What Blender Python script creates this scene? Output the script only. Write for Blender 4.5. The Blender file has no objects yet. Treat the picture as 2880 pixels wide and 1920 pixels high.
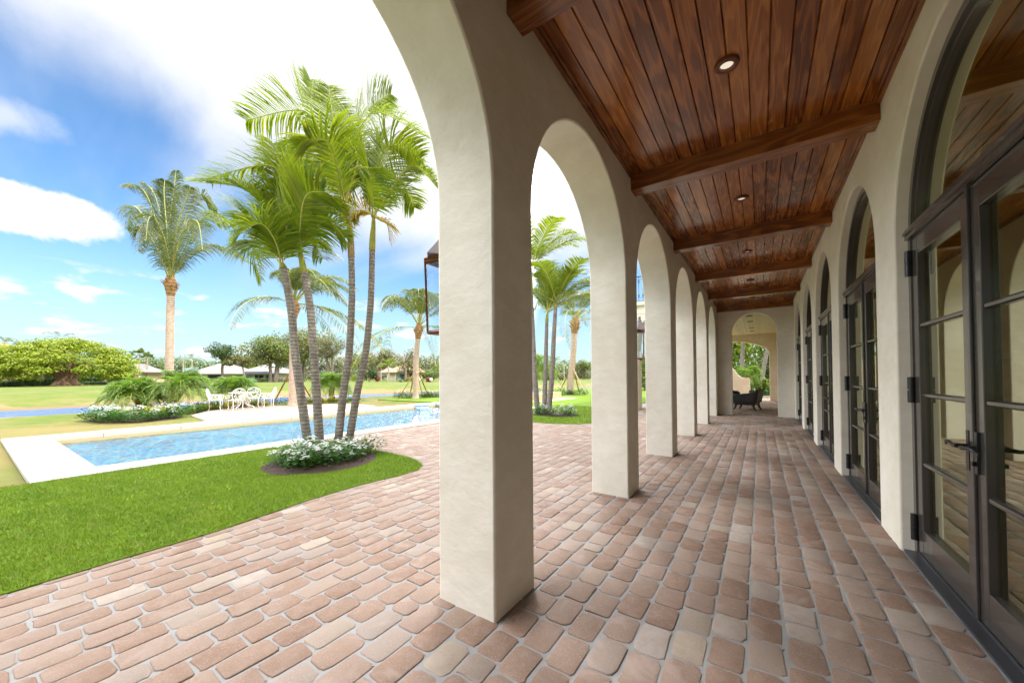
import bpy, bmesh, math, random
import numpy as np
from mathutils import Vector

SC = bpy.context.scene
COL = SC.collection
rad = math.radians
RNG = np.random.default_rng(7)
random.seed(7)

# ------------------------------------------------------------------ survey of the photograph
CAMH = 1.4
FPX, PY0, PX0 = 1040.18, 1041.94, 1440.0
YAW, TILT, ROLL = .5919, .0156, -.0068
_s, _c = math.sin(YAW), math.cos(YAW)
_F0 = np.array([-_s, _c, 0]); _R0 = np.array([_c, _s, 0]); _D0 = np.array([0, 0, -1.])
CF = _F0*math.cos(TILT) - _D0*math.sin(TILT)
_D1 = _D0*math.cos(TILT) + _F0*math.sin(TILT)
CR = _R0*math.cos(ROLL) - _D1*math.sin(ROLL)
CD = _D1*math.cos(ROLL) + _R0*math.sin(ROLL)

def at(u, v, d):
    """surveyed point: photograph pixel (2880 wide) at a forward distance d -> metres"""
    return np.array([0, 0, CAMH]) + (CF + CR*(u-PX0)/FPX + CD*(v-PY0)/FPX)*d

# ------------------------------------------------------------------ object helpers
ORG = {}
def tag(o, label=None, cat=None, group=None, kind=None):
    if label: o['label'] = label
    if cat: o['category'] = cat
    if group: o['group'] = group
    if kind: o['kind'] = kind
    return o

def thing(name, label, cat, loc=(0, 0, 0), group=None, parent=None):
    o = bpy.data.objects.new(name, None)
    o.empty_display_size = .2
    COL.objects.link(o)
    if parent is None:
        o.location = loc
        ORG[o.name] = np.array(loc, float)
    else:
        o.parent = parent
        ORG[o.name] = ORG[parent.name]
    tag(o, label, cat, group)
    return o

def sub(name, parent, label=None):
    return thing(name, label, None, parent=parent)

def nrm(v):
    v = np.asarray(v, float)
    return v/(np.linalg.norm(v)+1e-12)

class MB:
    def __init__(self):
        self.v = []; self.f = []; self.m = []; self.n = 0; self.tone = []
    def add(self, verts, faces, mi=0, tone=None):
        b = self.n
        self.v.extend([tuple(p) for p in verts]); self.n += len(verts)
        for q in faces:
            self.f.append(tuple(b+i for i in q)); self.m.append(mi)
            self.tone.append(tone if tone is not None else .5)
    def box(self, x0, x1, y0, y1, z0, z1, mi=0, tone=None):
        v = [(x, y, z) for x in (x0, x1) for y in (y0, y1) for z in (z0, z1)]
        self.add(v, [(0, 1, 3, 2), (4, 6, 7, 5), (0, 4, 5, 1), (2, 3, 7, 6), (0, 2, 6, 4), (1, 5, 7, 3)], mi, tone)
    def prism(self, poly, axis, a0, a1, mi=0, tone=None):
        n = len(poly)
        def P(p, a):
            return (a, p[0], p[1]) if axis == 'x' else (p[0], a, p[1]) if axis == 'y' else (p[0], p[1], a)
        v = [P(p, a0) for p in poly] + [P(p, a1) for p in poly]
        f = [tuple(range(n)), tuple(range(2*n-1, n-1, -1))]
        f += [(i, n+i, n+(i+1) % n, (i+1) % n) for i in range(n)]
        self.add(v, f, mi, tone)
    def ring(self, outer, inner, axis, a0, a1, mi=0):
        """open strip between two equal-length 2D polylines, extruded"""
        n = len(outer)
        def P(p, a):
            return (a, p[0], p[1]) if axis == 'x' else (p[0], a, p[1])
        v = [P(p, a0) for p in outer]+[P(p, a0) for p in inner]+[P(p, a1) for p in outer]+[P(p, a1) for p in inner]
        f = []
        for i in range(n-1):
            f += [(i, i+1, n+i+1, n+i), (2*n+i, 3*n+i, 3*n+i+1, 2*n+i+1), (i, 2*n+i, 2*n+i+1, i+1), (n+i, n+i+1, 3*n+i+1, 3*n+i)]
        f += [(0, n, 3*n, 2*n), (n-1, 3*n-1, 4*n-1, 2*n-1)]
        self.add(v, f, mi)
    def tube(self, path, r, n=8, mi=0, cap=True, tone=None):
        path = [np.asarray(p, float) for p in path]
        k = len(path)
        rs = [r]*k if np.isscalar(r) else list(r)
        ref = None; vs = []
        for i in range(k):
            t = nrm(path[min(i+1, k-1)]-path[max(i-1, 0)])
            if ref is None:
                ref = np.array([0, 0, 1.]) if abs(t[2]) < .9 else np.array([1., 0, 0])
            a = nrm(ref - t*np.dot(ref, t)); b = np.cross(t, a); ref = a
            for j in range(n):
                th = 2*math.pi*j/n
                vs.append(path[i]+(a*math.cos(th)+b*math.sin(th))*rs[i])
        fs = [(i*n+j, i*n+(j+1) % n, (i+1)*n+(j+1) % n, (i+1)*n+j) for i in range(k-1) for j in range(n)]
        if cap:
            fs += [tuple(range(n-1, -1, -1)), tuple((k-1)*n+j for j in range(n))]
        self.add(vs, fs, mi, tone)
    def lathe(self, prof, c, n=16, mi=0):
        vs = [(c[0]+r*math.cos(2*math.pi*j/n), c[1]+r*math.sin(2*math.pi*j/n), c[2]+z) for r, z in prof for j in range(n)]
        k = len(prof)
        fs = [(i*n+j, i*n+(j+1) % n, (i+1)*n+(j+1) % n, (i+1)*n+j) for i in range(k-1) for j in range(n)]
        fs += [tuple(range(n-1, -1, -1)), tuple((k-1)*n+j for j in range(n))]
        self.add(vs, fs, mi)
    def build(self, name, mats, parent=None, org=None, smooth=None, fix=True, bevel=None, tones=False):
        V = np.array(self.v, float)
        if parent is not None:
            o0 = ORG[parent.name]
        elif org is not None:
            o0 = np.array(org, float)
        else:
            o0 = np.array([V[:, 0].mean(), V[:, 1].mean(), V[:, 2].min()])
        me = bpy.data.meshes.new(name)
        me.from_pydata((V-o0).tolist(), [], self.f)
        if not isinstance(mats, (list, tuple)): mats = [mats]
        for m in mats: me.materials.append(m)
        if len(mats) > 1: me.polygons.foreach_set('material_index', self.m)
        if tones:
            a = me.attributes.new('tone', 'FLOAT', 'FACE'); a.data.foreach_set('value', self.tone)
        if fix:
            bm = bmesh.new(); bm.from_mesh(me)
            bmesh.ops.recalc_face_normals(bm, faces=bm.faces)
            bm.to_mesh(me); bm.free()
        if smooth is not None:
            me.polygons.foreach_set('use_smooth', [True]*len(me.polygons))
            me.set_sharp_from_angle(angle=rad(smooth))
        me.update()
        return link(name, me, parent, o0, bevel)

def link(name, me, parent, o0, bevel=None):
    o = bpy.data.objects.new(name, me); COL.objects.link(o)
    if parent is not None: o.parent = parent
    else: o.location = o0
    ORG[o.name] = np.array(o0, float)
    if bevel:
        md = o.modifiers.new('edges', 'BEVEL'); md.width = bevel; md.segments = 2; md.limit_method = 'ANGLE'; md.angle_limit = rad(50)
    return o

def arr_mesh(name, V, F, mats, parent=None, org=None, mi=None, smooth=False):
    """V (n,3), F (m,k) arrays with equal-sized faces"""
    V = np.asarray(V, np.float32); F = np.asarray(F, np.int32)
    o0 = ORG[parent.name] if parent is not None else np.array(org, float) if org is not None else np.array([V[:, 0].mean(), V[:, 1].mean(), V[:, 2].min()])
    me = bpy.data.meshes.new(name)
    m, k = F.shape
    me.vertices.add(len(V)); me.vertices.foreach_set('co', (V-o0.astype(np.float32)).ravel())
    me.loops.add(m*k); me.loops.foreach_set('vertex_index', F.ravel())
    me.polygons.add(m); me.polygons.foreach_set('loop_start', np.arange(0, m*k, k, dtype=np.int32))
    if not isinstance(mats, (list, tuple)): mats = [mats]
    for q in mats: me.materials.append(q)
    if mi is not None: me.polygons.foreach_set('material_index', np.asarray(mi, np.int32))
    if smooth: me.polygons.foreach_set('use_smooth', np.ones(m, bool))
    me.update(calc_edges=True); me.validate()
    return link(name, me, parent, o0)

def copy_tree(o, loc=None, rotz=None, scale=None, parent=None, label=None):
    c = o.copy(); COL.objects.link(c)
    if parent is not None: c.parent = parent
    if loc is not None: c.location = loc
    if rotz is not None: c.rotation_euler = (0, 0, rotz)
    if scale is not None: c.scale = (scale,)*3
    if label: c['label'] = label
    ORG[c.name] = np.array(loc if loc is not None else (0, 0, 0), float)
    for ch in list(o.children): copy_tree(ch, parent=c)
    return c

def bez(P, n):
    P = [np.asarray(p, float) for p in P]
    t = np.linspace(0, 1, n)[:, None]
    if len(P) == 4:
        return (1-t)**3*P[0]+3*(1-t)**2*t*P[1]+3*(1-t)*t**2*P[2]+t**3*P[3]
    return (1-t)**2*P[0]+2*(1-t)*t*P[1]+t**2*P[2]

def smooth_path(P, n):
    P = np.array([np.asarray(p, float) for p in P]); k = len(P)
    out = []
    for s in np.linspace(0, k-1, n):
        i = min(int(s), k-2); t = s-i
        p0, p1, p2, p3 = P[max(i-1, 0)], P[i], P[i+1], P[min(i+2, k-1)]
        out.append(.5*((2*p1)+(p2-p0)*t+(2*p0-5*p1+4*p2-p3)*t*t+(3*p1-p0-3*p2+p3)*t**3))
    return out

# ------------------------------------------------------------------ material helpers
class NT:
    def __init__(self, name):
        self.m = bpy.data.materials.new(name); self.m.use_nodes = True
        self.t = self.m.node_tree; self.t.nodes.clear()
        self.out = self.N('ShaderNodeOutputMaterial')
    def N(self, typ, ins=None, **kw):
        n = self.t.nodes.new(typ)
        for k, v in kw.items(): setattr(n, k, v)
        for k, v in (ins or {}).items(): self.S(n, k, v)
        return n
    def S(self, n, k, v):
        s = n.inputs[k]
        if isinstance(v, bpy.types.NodeSocket): self.t.links.new(v, s)
        elif isinstance(v, bpy.types.Node): self.t.links.new(v.outputs[0], s)
        else:
            if isinstance(v, (tuple, list)) and len(v) == 3 and s.type == 'RGBA': v = (*v, 1)
            s.default_value = v
    def math(self, op, a, b=None, c=None):
        n = self.N('ShaderNodeMath', operation=op)
        for i, q in enumerate((a, b, c)):
            if q is not None: self.S(n, i, q)
        return n.outputs[0]
    def vec(self, op, a, b=None, sc=None):
        n = self.N('ShaderNodeVectorMath', operation=op)
        self.S(n, 0, a)
        if b is not None: self.S(n, 1, b)
        if sc is not None: self.S(n, 'Scale', sc)
        return n
    def coord(self, scale=(1, 1, 1), which='Object', rot=(0, 0, 0)):
        tc = self.N('ShaderNodeTexCoord')
        return self.N('ShaderNodeMapping', {'Vector': tc.outputs[which], 'Scale': scale, 'Rotation': rot}).outputs[0]
    def pos(self, scale=(1, 1, 1)):
        g = self.N('ShaderNodeNewGeometry')
        return self.N('ShaderNodeMapping', {'Vector': g.outputs['Position'], 'Scale': scale}).outputs[0]
    def noise(self, vec, scale, detail=4, rough=.55, dist=0, dim='3D'):
        return self.N('ShaderNodeTexNoise', {'Vector': vec, 'Scale': scale, 'Detail': detail, 'Roughness': rough, 'Distortion': dist}, noise_dimensions=dim).outputs[0]
    def ramp(self, fac, stops, interp='LINEAR'):
        n = self.N('ShaderNodeValToRGB', {'Fac': fac}); r = n.color_ramp; r.interpolation = interp
        while len(r.elements) < len(stops): r.elements.new(.5)
        for e, (p, c) in zip(r.elements, stops):
            e.position = p; e.color = (*c, 1) if len(c) == 3 else c
        return n.outputs[0]
    def mix(self, f, a, b, blend='MIX'):
        n = self.N('ShaderNodeMix', data_type='RGBA', blend_type=blend)
        for i, q in ((0, f), (6, a), (7, b)):
            s = n.inputs[i]
            if isinstance(q, bpy.types.NodeSocket): self.t.links.new(q, s)
            else: s.default_value = (*q, 1) if isinstance(q, (tuple, list)) and len(q) == 3 else q
        return n.outputs[2]
    def remap(self, x, a, b, c=0., d=1.):
        return self.N('ShaderNodeMapRange', {'Value': x, 'From Min': a, 'From Max': b, 'To Min': c, 'To Max': d}, interpolation_type='SMOOTHSTEP').outputs[0]
    def bump(self, h, strength=.3, dist=.01, normal=None):
        n = self.N('ShaderNodeBump', {'Height': h, 'Strength': strength, 'Distance': dist})
        if normal is not None: self.S(n, 'Normal', normal)
        return n.outputs[0]
    def bsdf(self, col, rough=.6, normal=None, **kw):
        n = self.N('ShaderNodeBsdfPrincipled', {'Base Color': col, 'Roughness': rough})
        if normal is not None: self.S(n, 'Normal', normal)
        for k, v in kw.items(): self.S(n, k.replace('_', ' '), v)
        return n.outputs[0]
    def done(self, sh):
        self.t.links.new(sh, self.out.inputs['Surface']); return self.m

def m_plain(name, col, rough=.5, var=.12, scale=8., metallic=0., bump=0., coat=0.):
    k = NT(name); p = k.pos()
    n = k.noise(p, scale, 5)
    c = k.mix(n, tuple(q*(1-var) for q in col), tuple(min(1, q*(1+var)) for q in col))
    nm = k.bump(k.noise(p, scale*4, 4), bump, .01) if bump else None
    return k.done(k.bsdf(c, rough, nm, Metallic=metallic, Coat_Weight=coat))

def m_stucco(name, a, b):
    k = NT(name); p = k.pos()
    big = k.noise(p, 1.1, 5, .6, .4); mid = k.noise(k.N('ShaderNodeMapping', {'Vector': p, 'Scale': (1, 1, 1.6), 'Rotation': (.5, .4, .2)}).outputs[0], 5.5, 6, .62, .15); fine = k.noise(p, 90, 3, .6)
    c = k.mix(k.remap(k.math('ADD', k.math('MULTIPLY', big, .65), k.math('MULTIPLY', mid, .35)), .32, .68), a, b)
    h = k.math('ADD', k.math('MULTIPLY', mid, 1.0), k.math('MULTIPLY', fine, .12))
    return k.done(k.bsdf(c, .82, k.bump(h, .34, .02), Specular_IOR_Level=.25))

def m_leaf(name, stops, trans=.4, rough=.45, spec=.35, tint=(1.1, 1.25, .5)):
    k = NT(name); g = k.N('ShaderNodeNewGeometry')
    c = k.ramp(g.outputs['Random Per Island'], [(i/(len(stops)-1), s) for i, s in enumerate(stops)])
    a = k.bsdf(c, rough, Specular_IOR_Level=spec)
    tc = k.mix(1., c, tint, 'MULTIPLY')
    t = k.N('ShaderNodeBsdfTranslucent', {'Color': tc}).outputs[0]
    mx = k.N('ShaderNodeMixShader', {0: trans, 1: a, 2: t})
    return k.done(mx.outputs[0])

M = {}
M['stucco'] = m_stucco('cream_stucco', (.71, .65, .53), (.83, .79, .69))
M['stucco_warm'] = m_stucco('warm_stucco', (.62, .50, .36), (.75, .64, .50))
M['inner_wall'] = m_plain('interior_plaster', (.62, .56, .36), .8, .05)
M['stone'] = m_plain('white_coping_stone', (.43, .41, .35), .6, .10, 3., bump=.05)
M['tan_wall'] = m_plain('tan_plaster', (.50, .33, .17), .8, .08, 2., bump=.1)
M['iron_white'] = m_plain('white_painted_iron', (.82, .80, .76), .4, .03)
M['iron_black'] = m_plain('black_iron', (.012, .012, .014), .35, .2)
M['bronze'] = m_plain('dark_bronze_paint', (.062, .054, .048), .22, .06, 3., coat=.35)
M['threshold'] = m_plain('brushed_threshold', (.10, .105, .12), .3, .15, 20., metallic=.7)
M['copper'] = m_plain('aged_copper', (.16, .06, .03), .45, .3, 30., metallic=.5)
M['slate_cap'] = m_plain('dull_lantern_cap', (.20, .17, .19), .5, .1)
M['stake'] = m_plain('raw_lumber', (.55, .36, .20), .75, .25, 6.)
M['stake_dark'] = m_plain('stained_lumber', (.42, .17, .06), .75, .2, 6.)
M['wicker'] = m_plain('black_wicker', (.010, .008, .007), .5, .3, 60., bump=.6)
M['pillow'] = m_plain('grey_cushion', (.34, .30, .29), .9, .15, 12.)
M['mulch'] = m_plain('bark_mulch', (.045, .021, .015), .9, .6, 45., bump=1.)
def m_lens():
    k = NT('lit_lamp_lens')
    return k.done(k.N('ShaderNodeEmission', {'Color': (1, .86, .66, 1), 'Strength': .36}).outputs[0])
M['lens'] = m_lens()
M['dark_floor'] = m_plain('dark_interior_floor', (.16, .10, .045), .3, .3, 3.)
M['walnut'] = m_plain('walnut_console', (.10, .05, .02), .35, .3, 12.)
M['gilt'] = m_plain('gilt_frame', (.45, .26, .06), .4, .1)
M['canvas'] = m_plain('brown_canvas', (.16, .08, .02), .7, .5, 2.5)
M['box_green'] = m_plain('utility_green', (.10, .26, .18), .6, .05)
M['white_box'] = m_plain('white_enamel', (.75, .75, .75), .5, .03)
M['house_wall'] = m_plain('peach_house_wall', (.66, .47, .33), .8, .06)
M['house_cream'] = m_plain('cream_house_wall', (.66, .60, .46), .8, .06)
M['roof_grey'] = m_plain('grey_tile_roof', (.20, .19, .165), .8, .12, 3.)
M['roof_pink'] = m_plain('pink_tile_roof', (.27, .17, .12), .8, .12, 3.)
M['roof_red'] = m_plain('red_tile_roof', (.55, .22, .12), .8, .15, 3.)
M['win_dark'] = m_plain('dark_window', (.03, .04, .04), .15, .3, .8)
M['screen'] = m_plain('grey_screen_frame', (.12, .13, .16), .6, .05)
M['bark'] = m_plain('grey_bark', (.20, .155, .12), .9, .35, 5., bump=.6)
M['bark_brown'] = m_plain('brown_bark', (.22, .13, .075), .9, .35, 4., bump=.6)
M['water_foam'] = m_plain('bubbling_foam', (.85, .88, .9), .5, .05, 30., bump=.5)
M['float_blue'] = m_plain('blue_plastic', (.05, .22, .55), .4, .05)
M['pale_board'] = None

# --- stained boards
def m_wood(name, dark, mid, light, rough=.21, sc=1.0, axis='y'):
    k = NT(name)
    at_ = k.N('ShaderNodeAttribute', attribute_name='tone').outputs['Fac']
    p = k.pos()
    if axis == 'x': p = k.N('ShaderNodeMapping', {'Vector': p, 'Rotation': (0, 0, math.pi/2)}).outputs[0]
    off = k.vec('SCALE', (37., 91., 13.), sc=at_).outputs[0]
    q = k.vec('ADD', p, off).outputs[0]
    st = k.N('ShaderNodeMapping', {'Vector': q, 'Scale': (11*sc, 1.1*sc, 6*sc)}).outputs[0]
    warp = k.noise(st, .55, 2, .5)
    rings = k.math('SINE', k.math('MULTIPLY', warp, 55.))
    st2 = k.N('ShaderNodeMapping', {'Vector': q, 'Scale': (110*sc, 2.6*sc, 60*sc)}).outputs[0]
    fib = k.noise(st2, 1., 4, .6)
    cloud = k.noise(q, 2.6, 3)
    knot = k.noise(k.N('ShaderNodeMapping', {'Vector': q, 'Scale': (6, 1.6, 3)}).outputs[0], 1., 2)
    g = k.math('ADD', k.math('MULTIPLY', k.remap(rings, -.2, 1.), .26), k.math('MULTIPLY', fib, .42))
    g = k.math('ADD', g, k.math('MULTIPLY', cloud, .34))
    g = k.math('ADD', g, k.math('MULTIPLY', k.math('SUBTRACT', at_, .5), .38))
    g = k.math('SUBTRACT', g, k.remap(knot, .66, .76, 0, .3))
    c = k.ramp(g, [(.22, dark), (.5, mid), (.82, light)])
    return k.done(k.bsdf(c, k.remap(fib, .3, .7, rough-.05, rough+.08), k.bump(fib, .12, .004), Specular_IOR_Level=.55, Coat_Weight=.25, Coat_Roughness=.12))
M['ceiling_wood'] = m_wood('stained_ceiling_boards', (.145, .036, .006), (.32, .095, .016), (.48, .175, .036))
M['beam_wood'] = m_wood('stained_beam', (.12, .031, .006), (.25, .075, .013), (.37, .13, .027), axis='x')
M['trim_wood'] = m_wood('stained_trim', (.12, .031, .006), (.25, .075, .013), (.37, .13, .027))
M['pale_board'] = m_wood('pale_ceiling_boards', (.52, .42, .24), (.66, .56, .35), (.72, .62, .42), .5)

# --- tumbled pavers
def m_paver():
    k = NT('tumbled_pavers')
    tone = k.N('ShaderNodeAttribute', attribute_name='tone').outputs['Fac']
    p = k.pos()
    q = k.vec('ADD', p, k.vec('SCALE', (51., 17., 5.), sc=tone).outputs[0]).outputs[0]
    base = k.ramp(tone, [(0, (.205, .122, .080)), (.22, (.25, .162, .112)), (.42, (.275, .195, .148)), (.58, (.225, .145, .10)), (.74, (.295, .218, .165)), (.88, (.27, .222, .185)), (.955, (.34, .275, .20)), (1, (.36, .31, .27))])
    n1 = k.noise(q, 14, 6, .7, .5); n2 = k.noise(q, 110, 4, .7); n3 = k.noise(q, 4., 3, .6, .6)
    c = k.mix(k.remap(n1, .35, .72, 0, .6), base, (.30, .21, .165))
    c = k.mix(k.remap(n2, .57, .68, 0, .6), c, (.42, .35, .29))
    c = k.mix(k.remap(n2, .40, .30, 0, .5), c, (.12, .06, .045))
    c = k.mix(k.remap(n3, .54, .72, 0, .5), c, (.36, .28, .235))
    h = k.math('ADD', k.math('MULTIPLY', n1, .6), k.math('MULTIPLY', n2, .5))
    return k.done(k.bsdf(c, .72, k.bump(h, .9, .008), Specular_IOR_Level=.3))
M['paver'] = m_paver()
def m_joint():
    k = NT('sand_joint'); p = k.pos()
    n = k.noise(p, 260, 3, .7); n2 = k.noise(p, 9, 4)
    c = k.mix(n, (.20, .20, .195), (.34, .335, .325))
    c = k.mix(k.remap(n2, .4, .7, 0, .4), c, (.30, .28, .245))
    return k.done(k.bsdf(c, .9, k.bump(n, .5, .003)))
M['joint'] = m_joint()
def m_patio():
    k = NT('sandy_pink_pavers'); p = k.pos()
    b = k.N('ShaderNodeTexBrick', {'Vector': p, 'Color1': (.27, .175, .125, 1), 'Color2': (.32, .225, .17, 1), 'Mortar': (.32, .28, .24, 1), 'Scale': 1., 'Mortar Size': .012, 'Brick Width': .26, 'Row Height': .17, 'Mortar Smooth': .4}).outputs[0]
    c = k.mix(k.remap(k.noise(p, 6, 5), .35, .7, 0, .5), b, (.30, .215, .165))
    return k.done(k.bsdf(c, .8))
M['patio'] = m_patio()

# --- turf
def m_turf(name, near=True):
    k = NT(name); p = k.pos()
    big = k.noise(p, .35, 5, .65, .5); mid = k.noise(p, 2.2, 6, .7, .3); fin = k.noise(p, 60, 4, .75)
    if near:
        c = k.mix(k.remap(mid, .35, .7), (.10, .175, .007), (.155, .235, .012))
        c = k.mix(k.remap(fin, .35, .7, 0, .6), c, (.06, .115, .006))
        c = k.mix(k.remap(k.noise(p, 3.1, 6, .75, .8), .58, .74, 0, .75), c, (.24, .19, .075))
    else:
        geo = k.N('ShaderNodeNewGeometry').outputs['Position']
        sx = k.N('ShaderNodeSeparateXYZ', {0: geo})
        c = k.mix(k.remap(mid, .3, .7), (.058, .098, .009), (.10, .125, .017))
        c = k.mix(k.remap(big, .42, .68, 0, .75), c, (.15, .13, .038))
        # bare, dried earth low on the far bank of the canal
        z = sx.outputs[2]
        low = k.math('MULTIPLY', k.remap(z, .28, -.35), k.remap(k.noise(p, .16, 5, .7, .6), .44, .56))
        c = k.mix(k.math('MULTIPLY', low, .85), c, (.24, .145, .075))
        c = k.mix(k.remap(z, -.30, -.46), c, (.15, .10, .05))
        c = k.mix(k.remap(fin, .4, .75, 0, .45), c, (.09, .13, .015))
    return k.done(k.bsdf(c, .9, k.bump(fin, .6, .02), Specular_IOR_Level=.15))
M['turf_near'] = m_turf('green_turf', True)
M['turf_far'] = m_turf('sunburnt_turf', False)
def m_blade():
    k = NT('grass_blade'); g = k.N('ShaderNodeNewGeometry'); p = k.pos()
    c = k.ramp(g.outputs['Random Per Island'], [(0, (.10, .18, .005)), (.3, (.145, .235, .008)), (.6, (.185, .265, .011)), (.9, (.12, .20, .006)), (1, (.30, .25, .085))])
    c = k.mix(k.remap(k.noise(p, 1.5, 5, .65, .5), .40, .66, 0, .55), c, (.07, .145, .005))
    c = k.mix(k.remap(k.noise(p, 3.4, 6, .75, .8), .57, .72, 0, .75), c, (.30, .235, .085))
    a = k.bsdf(c, .5, Specular_IOR_Level=.3)
    t = k.N('ShaderNodeBsdfTranslucent', {'Color': k.mix(1., c, (1.15, 1.2, .5), 'MULTIPLY')}).outputs[0]
    return k.done(k.N('ShaderNodeMixShader', {0: .35, 1: a, 2: t}).outputs[0])
M['blade'] = m_blade()

# --- water
def m_water(name, col, wave, deep=.0, bumpd=.03, spec=.5, st=(1, 1, 1)):
    k = NT(name); p = k.pos(st)
    n = k.noise(p, wave, 3, .55, .7); n2 = k.noise(p, wave*3.1, 3, .6, .4)
    h = k.math('ADD', n, k.math('MULTIPLY', n2, .35))
    nm = k.bump(h, 1., bumpd)
    fr = k.N('ShaderNodeFresnel', {'IOR': 1.33, 'Normal': nm}).outputs[0]
    gl = k.N('ShaderNodeBsdfGlossy', {'Color': (1, 1, 1, 1), 'Roughness': .03, 'Normal': nm}).outputs[0]
    if deep:
        df = k.N('ShaderNodeBsdfTransparent', {'Color': (*col, 1)}).outputs[0]
    else:
        df = k.N('ShaderNodeBsdfDiffuse', {'Color': (*col, 1)}).outputs[0]
    return k.done(k.N('ShaderNodeMixShader', {0: fr, 1: df, 2: gl}).outputs[0])
M['pool_water'] = m_water('pool_water', (.66, .93, .98), 2.2, 1, .16, st=(1, .7, 1))
M['lake'] = m_water('canal_water', (.02, .085, .30), 1.6, 0, .25)
def m_pooltile():
    k = NT('pool_plaster_caustics'); p = k.pos()
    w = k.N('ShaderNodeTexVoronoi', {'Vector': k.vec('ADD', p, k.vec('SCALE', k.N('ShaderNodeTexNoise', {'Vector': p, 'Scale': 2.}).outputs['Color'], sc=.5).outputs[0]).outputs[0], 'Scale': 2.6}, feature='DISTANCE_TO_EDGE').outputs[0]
    c = k.mix(k.remap(w, .14, .02, 0, .4), (.075, .36, .55), (.30, .62, .66))  # pale web in the plaster colour imitates caustic light from the ripples
    return k.done(k.bsdf(c, .6))
M['pool_plaster_caustics'] = m_pooltile()
M['pool_tile'] = m_plain('tan_pool_tile', (.46, .33, .17), .5, .12, 14.)

# --- glass
def m_glass(name, tint, ior, gl_col, rough=.0):
    k = NT(name); ge = k.N('ShaderNodeNewGeometry'); f0 = ((ior-1)/(ior+1))**2
    ct = k.math('ABSOLUTE', k.vec('DOT_PRODUCT', ge.outputs['Incoming'], ge.outputs['Normal']).outputs['Value'])
    fr = k.math('ADD', f0, k.math('MULTIPLY', 1-f0, k.math('POWER', k.math('SUBTRACT', 1., ct), 5.)))
    g = k.N('ShaderNodeBsdfGlossy', {'Color': (*gl_col, 1), 'Roughness': rough}).outputs[0]
    t = k.N('ShaderNodeBsdfTransparent', {'Color': (*tint, 1)}).outputs[0]
    return k.done(k.N('ShaderNodeMixShader', {0: fr, 1: t, 2: g}).outputs[0])
M['glass'] = m_glass('yellow_green_door_glass', (.56, .60, .38), 3.8, (1., 1., .80), .004)
M['clear'] = m_glass('clear_glass', (.95, .97, .97), 1.45, (1, 1, 1))
M['vase_glass'] = m_glass('thick_vase_glass', (.55, .6, .5), 1.9, (1, 1, .95))

# --- palm trunks
def m_ringed(name, a, b, ringcol, freq, patch=.4, amt=.6):
    k = NT(name); p = k.pos(); sx = k.N('ShaderNodeSeparateXYZ', {0: p})
    wob = k.noise(p, 5, 3)
    r = k.math('SINE', k.math('MULTIPLY', k.math('ADD', sx.outputs[2], k.math('MULTIPLY', wob, .05)), freq))
    n = k.noise(p, 9, 6, .75, .6); n2 = k.noise(p, 45, 4, .7)
    c = k.mix(k.remap(n, .35, .65), a, b)
    c = k.mix(k.math('MULTIPLY', k.remap(r, .35, .98), amt), c, ringcol)
    c = k.mix(k.remap(n2, .60, .72, 0, patch), c, (.48, .45, .40))
    h = k.math('ADD', k.math('MULTIPLY', r, .5), n2)
    return k.done(k.bsdf(c, .85, k.bump(h, .5, .012), Specular_IOR_Level=.2))
M['trunk_grey'] = m_ringed('ringed_grey_trunk', (.17, .148, .128), (.29, .262, .235), (.135, .085, .06), 95, .6, .55)
M['trunk_coco'] = m_ringed('ringed_pale_trunk', (.40, .29, .21), (.54, .42, .33), (.27, .17, .11), 60, .3, .6)
M['fibre'] = m_ringed('leaf_base_fibre', (.26, .13, .05), (.46, .28, .12), (.12, .06, .03), 40, .2, .6)
M['crownshaft'] = m_ringed('green_crownshaft', (.20, .24, .03), (.33, .33, .07), (.30, .20, .06), 26, .1, .35)
M['crownshaft_br'] = m_ringed('brown_crownshaft', (.24, .15, .09), (.33, .22, .13), (.20, .11, .07), 20, .1, .3)
M['rachis'] = m_plain('yellow_green_stalk', (.40, .38, .10), .5, .2, 6.)
M['frond'] = m_leaf('glossy_palm_leaflet', [(.10, .165, .010), (.155, .22, .014), (.22, .28, .02), (.13, .19, .014), (.29, .30, .034)], .45, .36, .5, (1.2, 1.2, .4))
M['frond_dead'] = m_leaf('yellowed_palm_leaflet', [(.42, .30, .03), (.40, .22, .03), (.30, .30, .03)], .4)
M['frond_coco'] = m_leaf('grey_green_leaflet', [(.08, .12, .03), (.12, .155, .045), (.16, .18, .06), (.075, .11, .025), (.21, .20, .08)], .38, .45, .4, (1.2, 1.25, .45))
M['frond_date'] = m_leaf('fine_date_leaflet', [(.09, .18, .03), (.14, .235, .045), (.20, .29, .06), (.11, .20, .035)], .5, .4, .4, (1.15, 1.3, .5))
M['vinca'] = m_leaf('flower_foliage', [(.02, .075, .008), (.035, .11, .010), (.06, .15, .013), (.09, .18, .02)], .3, .4, .4)
M['petal'] = m_leaf('white_petal', [(.78, .78, .76), (.84, .84, .82)], .35, .6, .2, (1, 1, 1))
M['croton'] = m_leaf('yellow_orange_leaf', [(.45, .30, .02), (.55, .40, .03), (.28, .30, .03), (.50, .18, .02)], .35, .4, .4, (1.1, 1, .5))
M['lf_banyan'] = m_leaf('bright_banyan_leaf', [(.125, .185, .010), (.19, .255, .013), (.25, .30, .018), (.29, .32, .024)], .32, .5, .3, (1.15, 1.2, .4))
M['lf_olive'] = m_leaf('olive_leaf', [(0.111, 0.122, 0.026), (0.163, 0.155, 0.037), (0.207, 0.178, 0.052)], .3)
M['lf_grey'] = m_leaf('grey_olive_leaf', [(0.148, 0.141, 0.074), (0.200, 0.185, 0.096), (0.141, 0.155, 0.052)], .3)
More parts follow.
